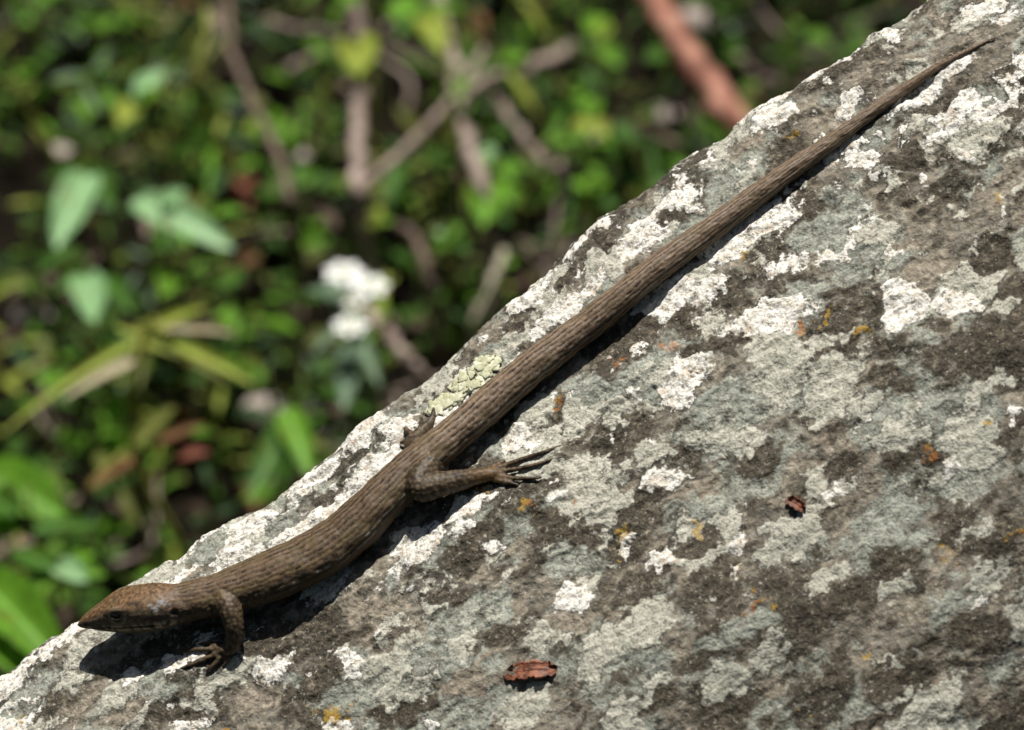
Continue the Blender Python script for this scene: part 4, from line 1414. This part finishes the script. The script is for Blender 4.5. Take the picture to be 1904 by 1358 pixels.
# --- low herbs that fill the undergrowth
KINDS = [("small_herb", "low herb with small oval mid-green leaves in the shady undergrowth", 'ovate', ['mid', 'mid', 'bright', 'dark', 'dark', 'olive'], 'green', 0.55),
         ("yellowish_herb", "low herb with narrow yellowish leaves in the undergrowth", 'lance', ['olive', 'yellow', 'bright', 'mid'], 'ygreen', 0.75),
         ("grey_herb", "low greyish herb with narrow dull leaves in the undergrowth", 'lance', ['grey', 'grey', 'mid', 'dark'], 'green', 0.7),
         ("round_leaved_herb", "creeping herb with round glossy green leaves in the undergrowth", 'round', ['bright', 'mid', 'mid', 'bright'], 'green', 0.5)]
_stem_cache = {}


def herb(x, y, kind, hgt, nleaf, lsize, rr, zb=-0.004):
    nm, lab, shape, mats, st, elev = KINDS[kind]
    e = empty(nm, (x, y, 0))
    tag(e, lab, "plant", "undergrowth of " + nm.replace("_", " ") + "s")
    top = np.array([rr.gauss(0, .25) * hgt, rr.gauss(0, .25) * hgt, hgt])
    q = spline(wob_path((0, 0, zb - 0.012), top, 3, 0.06, rr), 10)
    V, F = [], []
    tube(list(q), [0.0010 * (1.2 - 0.06 * i) for i in range(10)], 5, V, F)
    a0 = rr.uniform(0, 6.3)
    todo = []
    for k in range(nleaf):
        t_ = 0.25 + 0.75 * (k // 2) / max(1, (nleaf - 1) // 2)
        p = q[min(9, int(t_ * 9))]
        a = a0 + (k % 2) * math.pi + (k // 2) * 1.57 + rr.gauss(0, .25)
        el = elev * (0.4 + 0.9 * t_) + rr.gauss(0, .2) - 0.25
        d = np.array([math.cos(a) * math.cos(el), math.sin(a) * math.cos(el), math.sin(el)])
        L = lsize * rr.uniform(0.6, 1.2)
        b = p + d * L * 0.22
        tube([p, b], [0.0006, 0.0005], 5, V, F)
        todo.append((b, b + d * L, rr.choice(mats), rr.uniform(0.85, 1.2)))
    mesh_np("stem", V, F, BK[st], True, e)
    off = np.array([x, y, 0])
    for b, t2, m, wd in todo:
        put_leaf(e, shape, m, b + off, t2 + off, np.array([rr.gauss(0, .3), rr.gauss(0, .3) - 0.2, 1.0]), wd)


cnt = 0
for i in range(900):
    gx_, gy_ = rnd.uniform(-0.24, 0.24), rnd.uniform(0.24, 0.80)
    # leave some dark hollows
    d = np.array([gx_, gy_, 0.0]) - CAM
    k = np.dot(d, -CZ)
    px_, py_ = IW / 2 + np.dot(d, CX) / k / WT * IW, IH / 2 - np.dot(d, CY) / k / WT * IW
    if not (-150 < px_ < 1650 and -120 < py_ < 1450):
        continue
    if py_ > 1262 - px_ * 0.725 + 330:
        continue
    hol = False
    for hx, hy, hr in ((980, 60, 120), (740, 130, 70), (300, 480, 80), (80, 360, 60), (560, 130, 80), (780, 260, 60), (400, 930, 90), (150, 1130, 90), (620, 760, 40), (1180, 150, 60)):
        if math.hypot(px_ - hx, (py_ - hy)) < hr:
            hol = True
    if hol:
        continue
    kind = rnd.choices((0, 1, 2, 3), (4, 2.2, 1.6, 2))[0]
    herb(gx_, gy_, kind, rnd.uniform(0.014, 0.075), rnd.choice((7, 8, 9, 10, 11, 12)), rnd.choice((rnd.uniform(0.0045, 0.009), rnd.uniform(0.007, 0.014))), rnd)
    cnt += 1
    if cnt >= 250:
        break

# dead leaves on the soil
for i in range(60):
    gx_, gy_ = rnd.uniform(-0.22, 0.22), rnd.uniform(0.26, 0.78)
    mat_ = rnd.choice(('pink', 'pink', 'rust', 'orange', 'straw', 'pink'))
    a = rnd.uniform(0, 6.28)
    L = rnd.uniform(0.010, 0.022)
    b = np.array([gx_, gy_, 0.006 + rnd.uniform(0, 0.004)])
    o = put_leaf(None, 'curled', mat_, b, b + np.array([math.cos(a) * L, math.sin(a) * L, rnd.uniform(-0.001, 0.004)]), np.array([rnd.gauss(0, .3), rnd.gauss(0, .3), 1]), rnd.uniform(0.8, 1.2), "dead_leaf")
    labd = {'pink': "dry pinkish-grey dead leaf on the soil behind the boulder", 'rust': "dry rust-red dead leaf on the soil behind the boulder",
            'orange': "dry orange-brown dead leaf on the soil behind the boulder", 'straw': "dry straw-coloured dead leaf on the soil behind the boulder"}[mat_]
    tag(o, labd, "dead leaf", labd.replace("leaf", "leaves", 1))


# carpet of tiny leaves, nobody could count it
def carpet():
    n = 15000
    P = np.empty((n, 3))
    m = 0
    while m < n:
        a = rng.uniform(-1.3, 1.3)
        b = rng.uniform(-0.9, 1.5)
        if abs(a) < 0.42 and -0.55 < b < 0.18:
            continue
        inner = abs(a) < 0.3 and 0.2 < b < 0.85
        if inner or rng.random() < 0.30:
            if perlin(np.array([a / 0.05]), np.array([b / 0.05]))[0] > (0.0 if inner else -0.4):
                P[m] = (a, b, rng.random() ** 1.6 * 0.028)
                m += 1
    V = np.empty((n, 6, 3))
    for i in range(n):
        L = rng.uniform(0.0035, 0.009) * (1 if abs(P[i, 0]) < 0.3 else 2.2)
        a = rng.uniform(0, 6.283)
        el = rng.normal(0.3, 0.3)
        x = np.array([math.cos(a) * math.cos(el), math.sin(a) * math.cos(el), math.sin(el)])
        z = np.array([rng.normal(0, .35), rng.normal(0, .35), 1.0])
        z -= x * np.dot(x, z)
        z /= np.linalg.norm(z)
        y = np.cross(z, x) * rng.uniform(0.25, 0.42)
        V[i] = P[i] + L * np.array([-x * 0.5, -x * 0.05 + y + z * .1, x * 0.3 + y * 0.8 + z * .1, x * 0.6 - z * 0.1, x * 0.3 - y * 0.8 + z * .1, -x * 0.05 - y + z * .1])
    idx = np.arange(n)[:, None] * 6
    F = np.concatenate([idx + np.array([[0, 5, 4, 3]]), idx + np.array([[3, 2, 1, 0]])])
    t = NT("carpet_leaves")
    rn = t.attr("tint").outputs['Fac']
    c = t.ramp(rn, [(0.0, (0.015, 0.035, 0.006)), (0.4, (0.045, 0.10, 0.012)), (0.65, (0.10, 0.16, 0.02)), (0.78, (0.06, 0.05, 0.025)), (0.9, (0.13, 0.095, 0.075)), (1.0, (0.06, 0.035, 0.025))])
    t.put(t.b.inputs['Base Color'], c)
    t.put(t.b.inputs['Roughness'], 0.7)
    t.put(t.b.inputs['Specular IOR Level'], 0.08)
    o = mesh_np("ground_cover", V.reshape(-1, 3), F, t.m)
    at = o.data.attributes.new("tint", 'FLOAT', 'POINT')
    at.data.foreach_set("value", np.repeat(rng.random(n), 6).astype(np.float32))
    tag(o, "low carpet of tiny green and brown leaves covering the soil", "ground cover", None, "stuff")


carpet()

# dead twigs criss-crossing the undergrowth
for i in range(56):
    gx_, gy_ = rnd.uniform(-0.22, 0.2), rnd.uniform(0.28, 0.76)
    a = rnd.uniform(0, 6.28)
    L = rnd.uniform(0.03, 0.09)
    el = rnd.uniform(0.05, 0.7)
    p0 = np.array([gx_, gy_, 0.0])
    d_ = np.array([math.cos(a) * math.cos(el), math.sin(a) * math.cos(el), math.sin(el)]) * L
    e = empty("dead_twig", p0)
    tag(e, "short thin grey dead twig sticking out of the leaf litter", "twig", "dead twigs in the leaf litter")
    V, F = [], []
    q = spline(wob_path((0, 0, -0.006), d_, 4, 0.06, rnd), 14)
    r0 = rnd.uniform(0.0006, 0.0017)
    tube(list(q), [r0 * (1.1 - 0.5 * k / 13) for k in range(14)], 6, V, F)
    mesh_np("stem", V, F, BK[rnd.choice(('pinkgrey', 'brown', 'pinkgrey'))], True, e)
    V, F = [], []
    b = q[8]
    tube(list(spline([b, b + d_ * 0.2 + np.array([rnd.gauss(0, .006), rnd.gauss(0, .006), 0.006]), b + d_ * 0.4 + np.array([rnd.gauss(0, .012), rnd.gauss(0, .012), 0.012])], 8)), [r0 * (0.7 - 0.05 * k) for k in range(8)], 6, V, F)
    mesh_np("side_twig", V, F, BK['pinkgrey'], True, e)


# ring of leaves added outside the picture to cut the low sky light
def sky_blocker():
    n = 9000
    ang = rng.uniform(0, 2 * np.pi, n)
    rad = rng.uniform(1.9, 2.9, n)
    z = rng.random(n) * 2.9
    c = np.stack([rad * np.cos(ang), 0.2 + rad * np.sin(ang), z], 1)
    x = rng.normal(size=(n, 3))
    x /= np.linalg.norm(x, axis=1)[:, None]
    y = np.cross(x, rng.normal(size=(n, 3)))
    y /= np.linalg.norm(y, axis=1)[:, None]
    L = rng.uniform(0.06, 0.13, n)[:, None]
    zz = np.cross(x, y) * 0.12
    V = np.stack([c - x * L, c - y * L * 0.5 + zz * L, c + x * L, c + y * L * 0.5 + zz * L], 1).reshape(-1, 3)
    o = mesh_np("sky_blocker", V, np.arange(n * 4).reshape(-1, 4), LM['dark'])
    tag(o, "unseen ring of dark green leaves added to block the low sky", "sky_blocker", None, "stuff")


sky_blocker()

scene.cycles.use_denoising = True
scene.cycles.max_bounces = 6
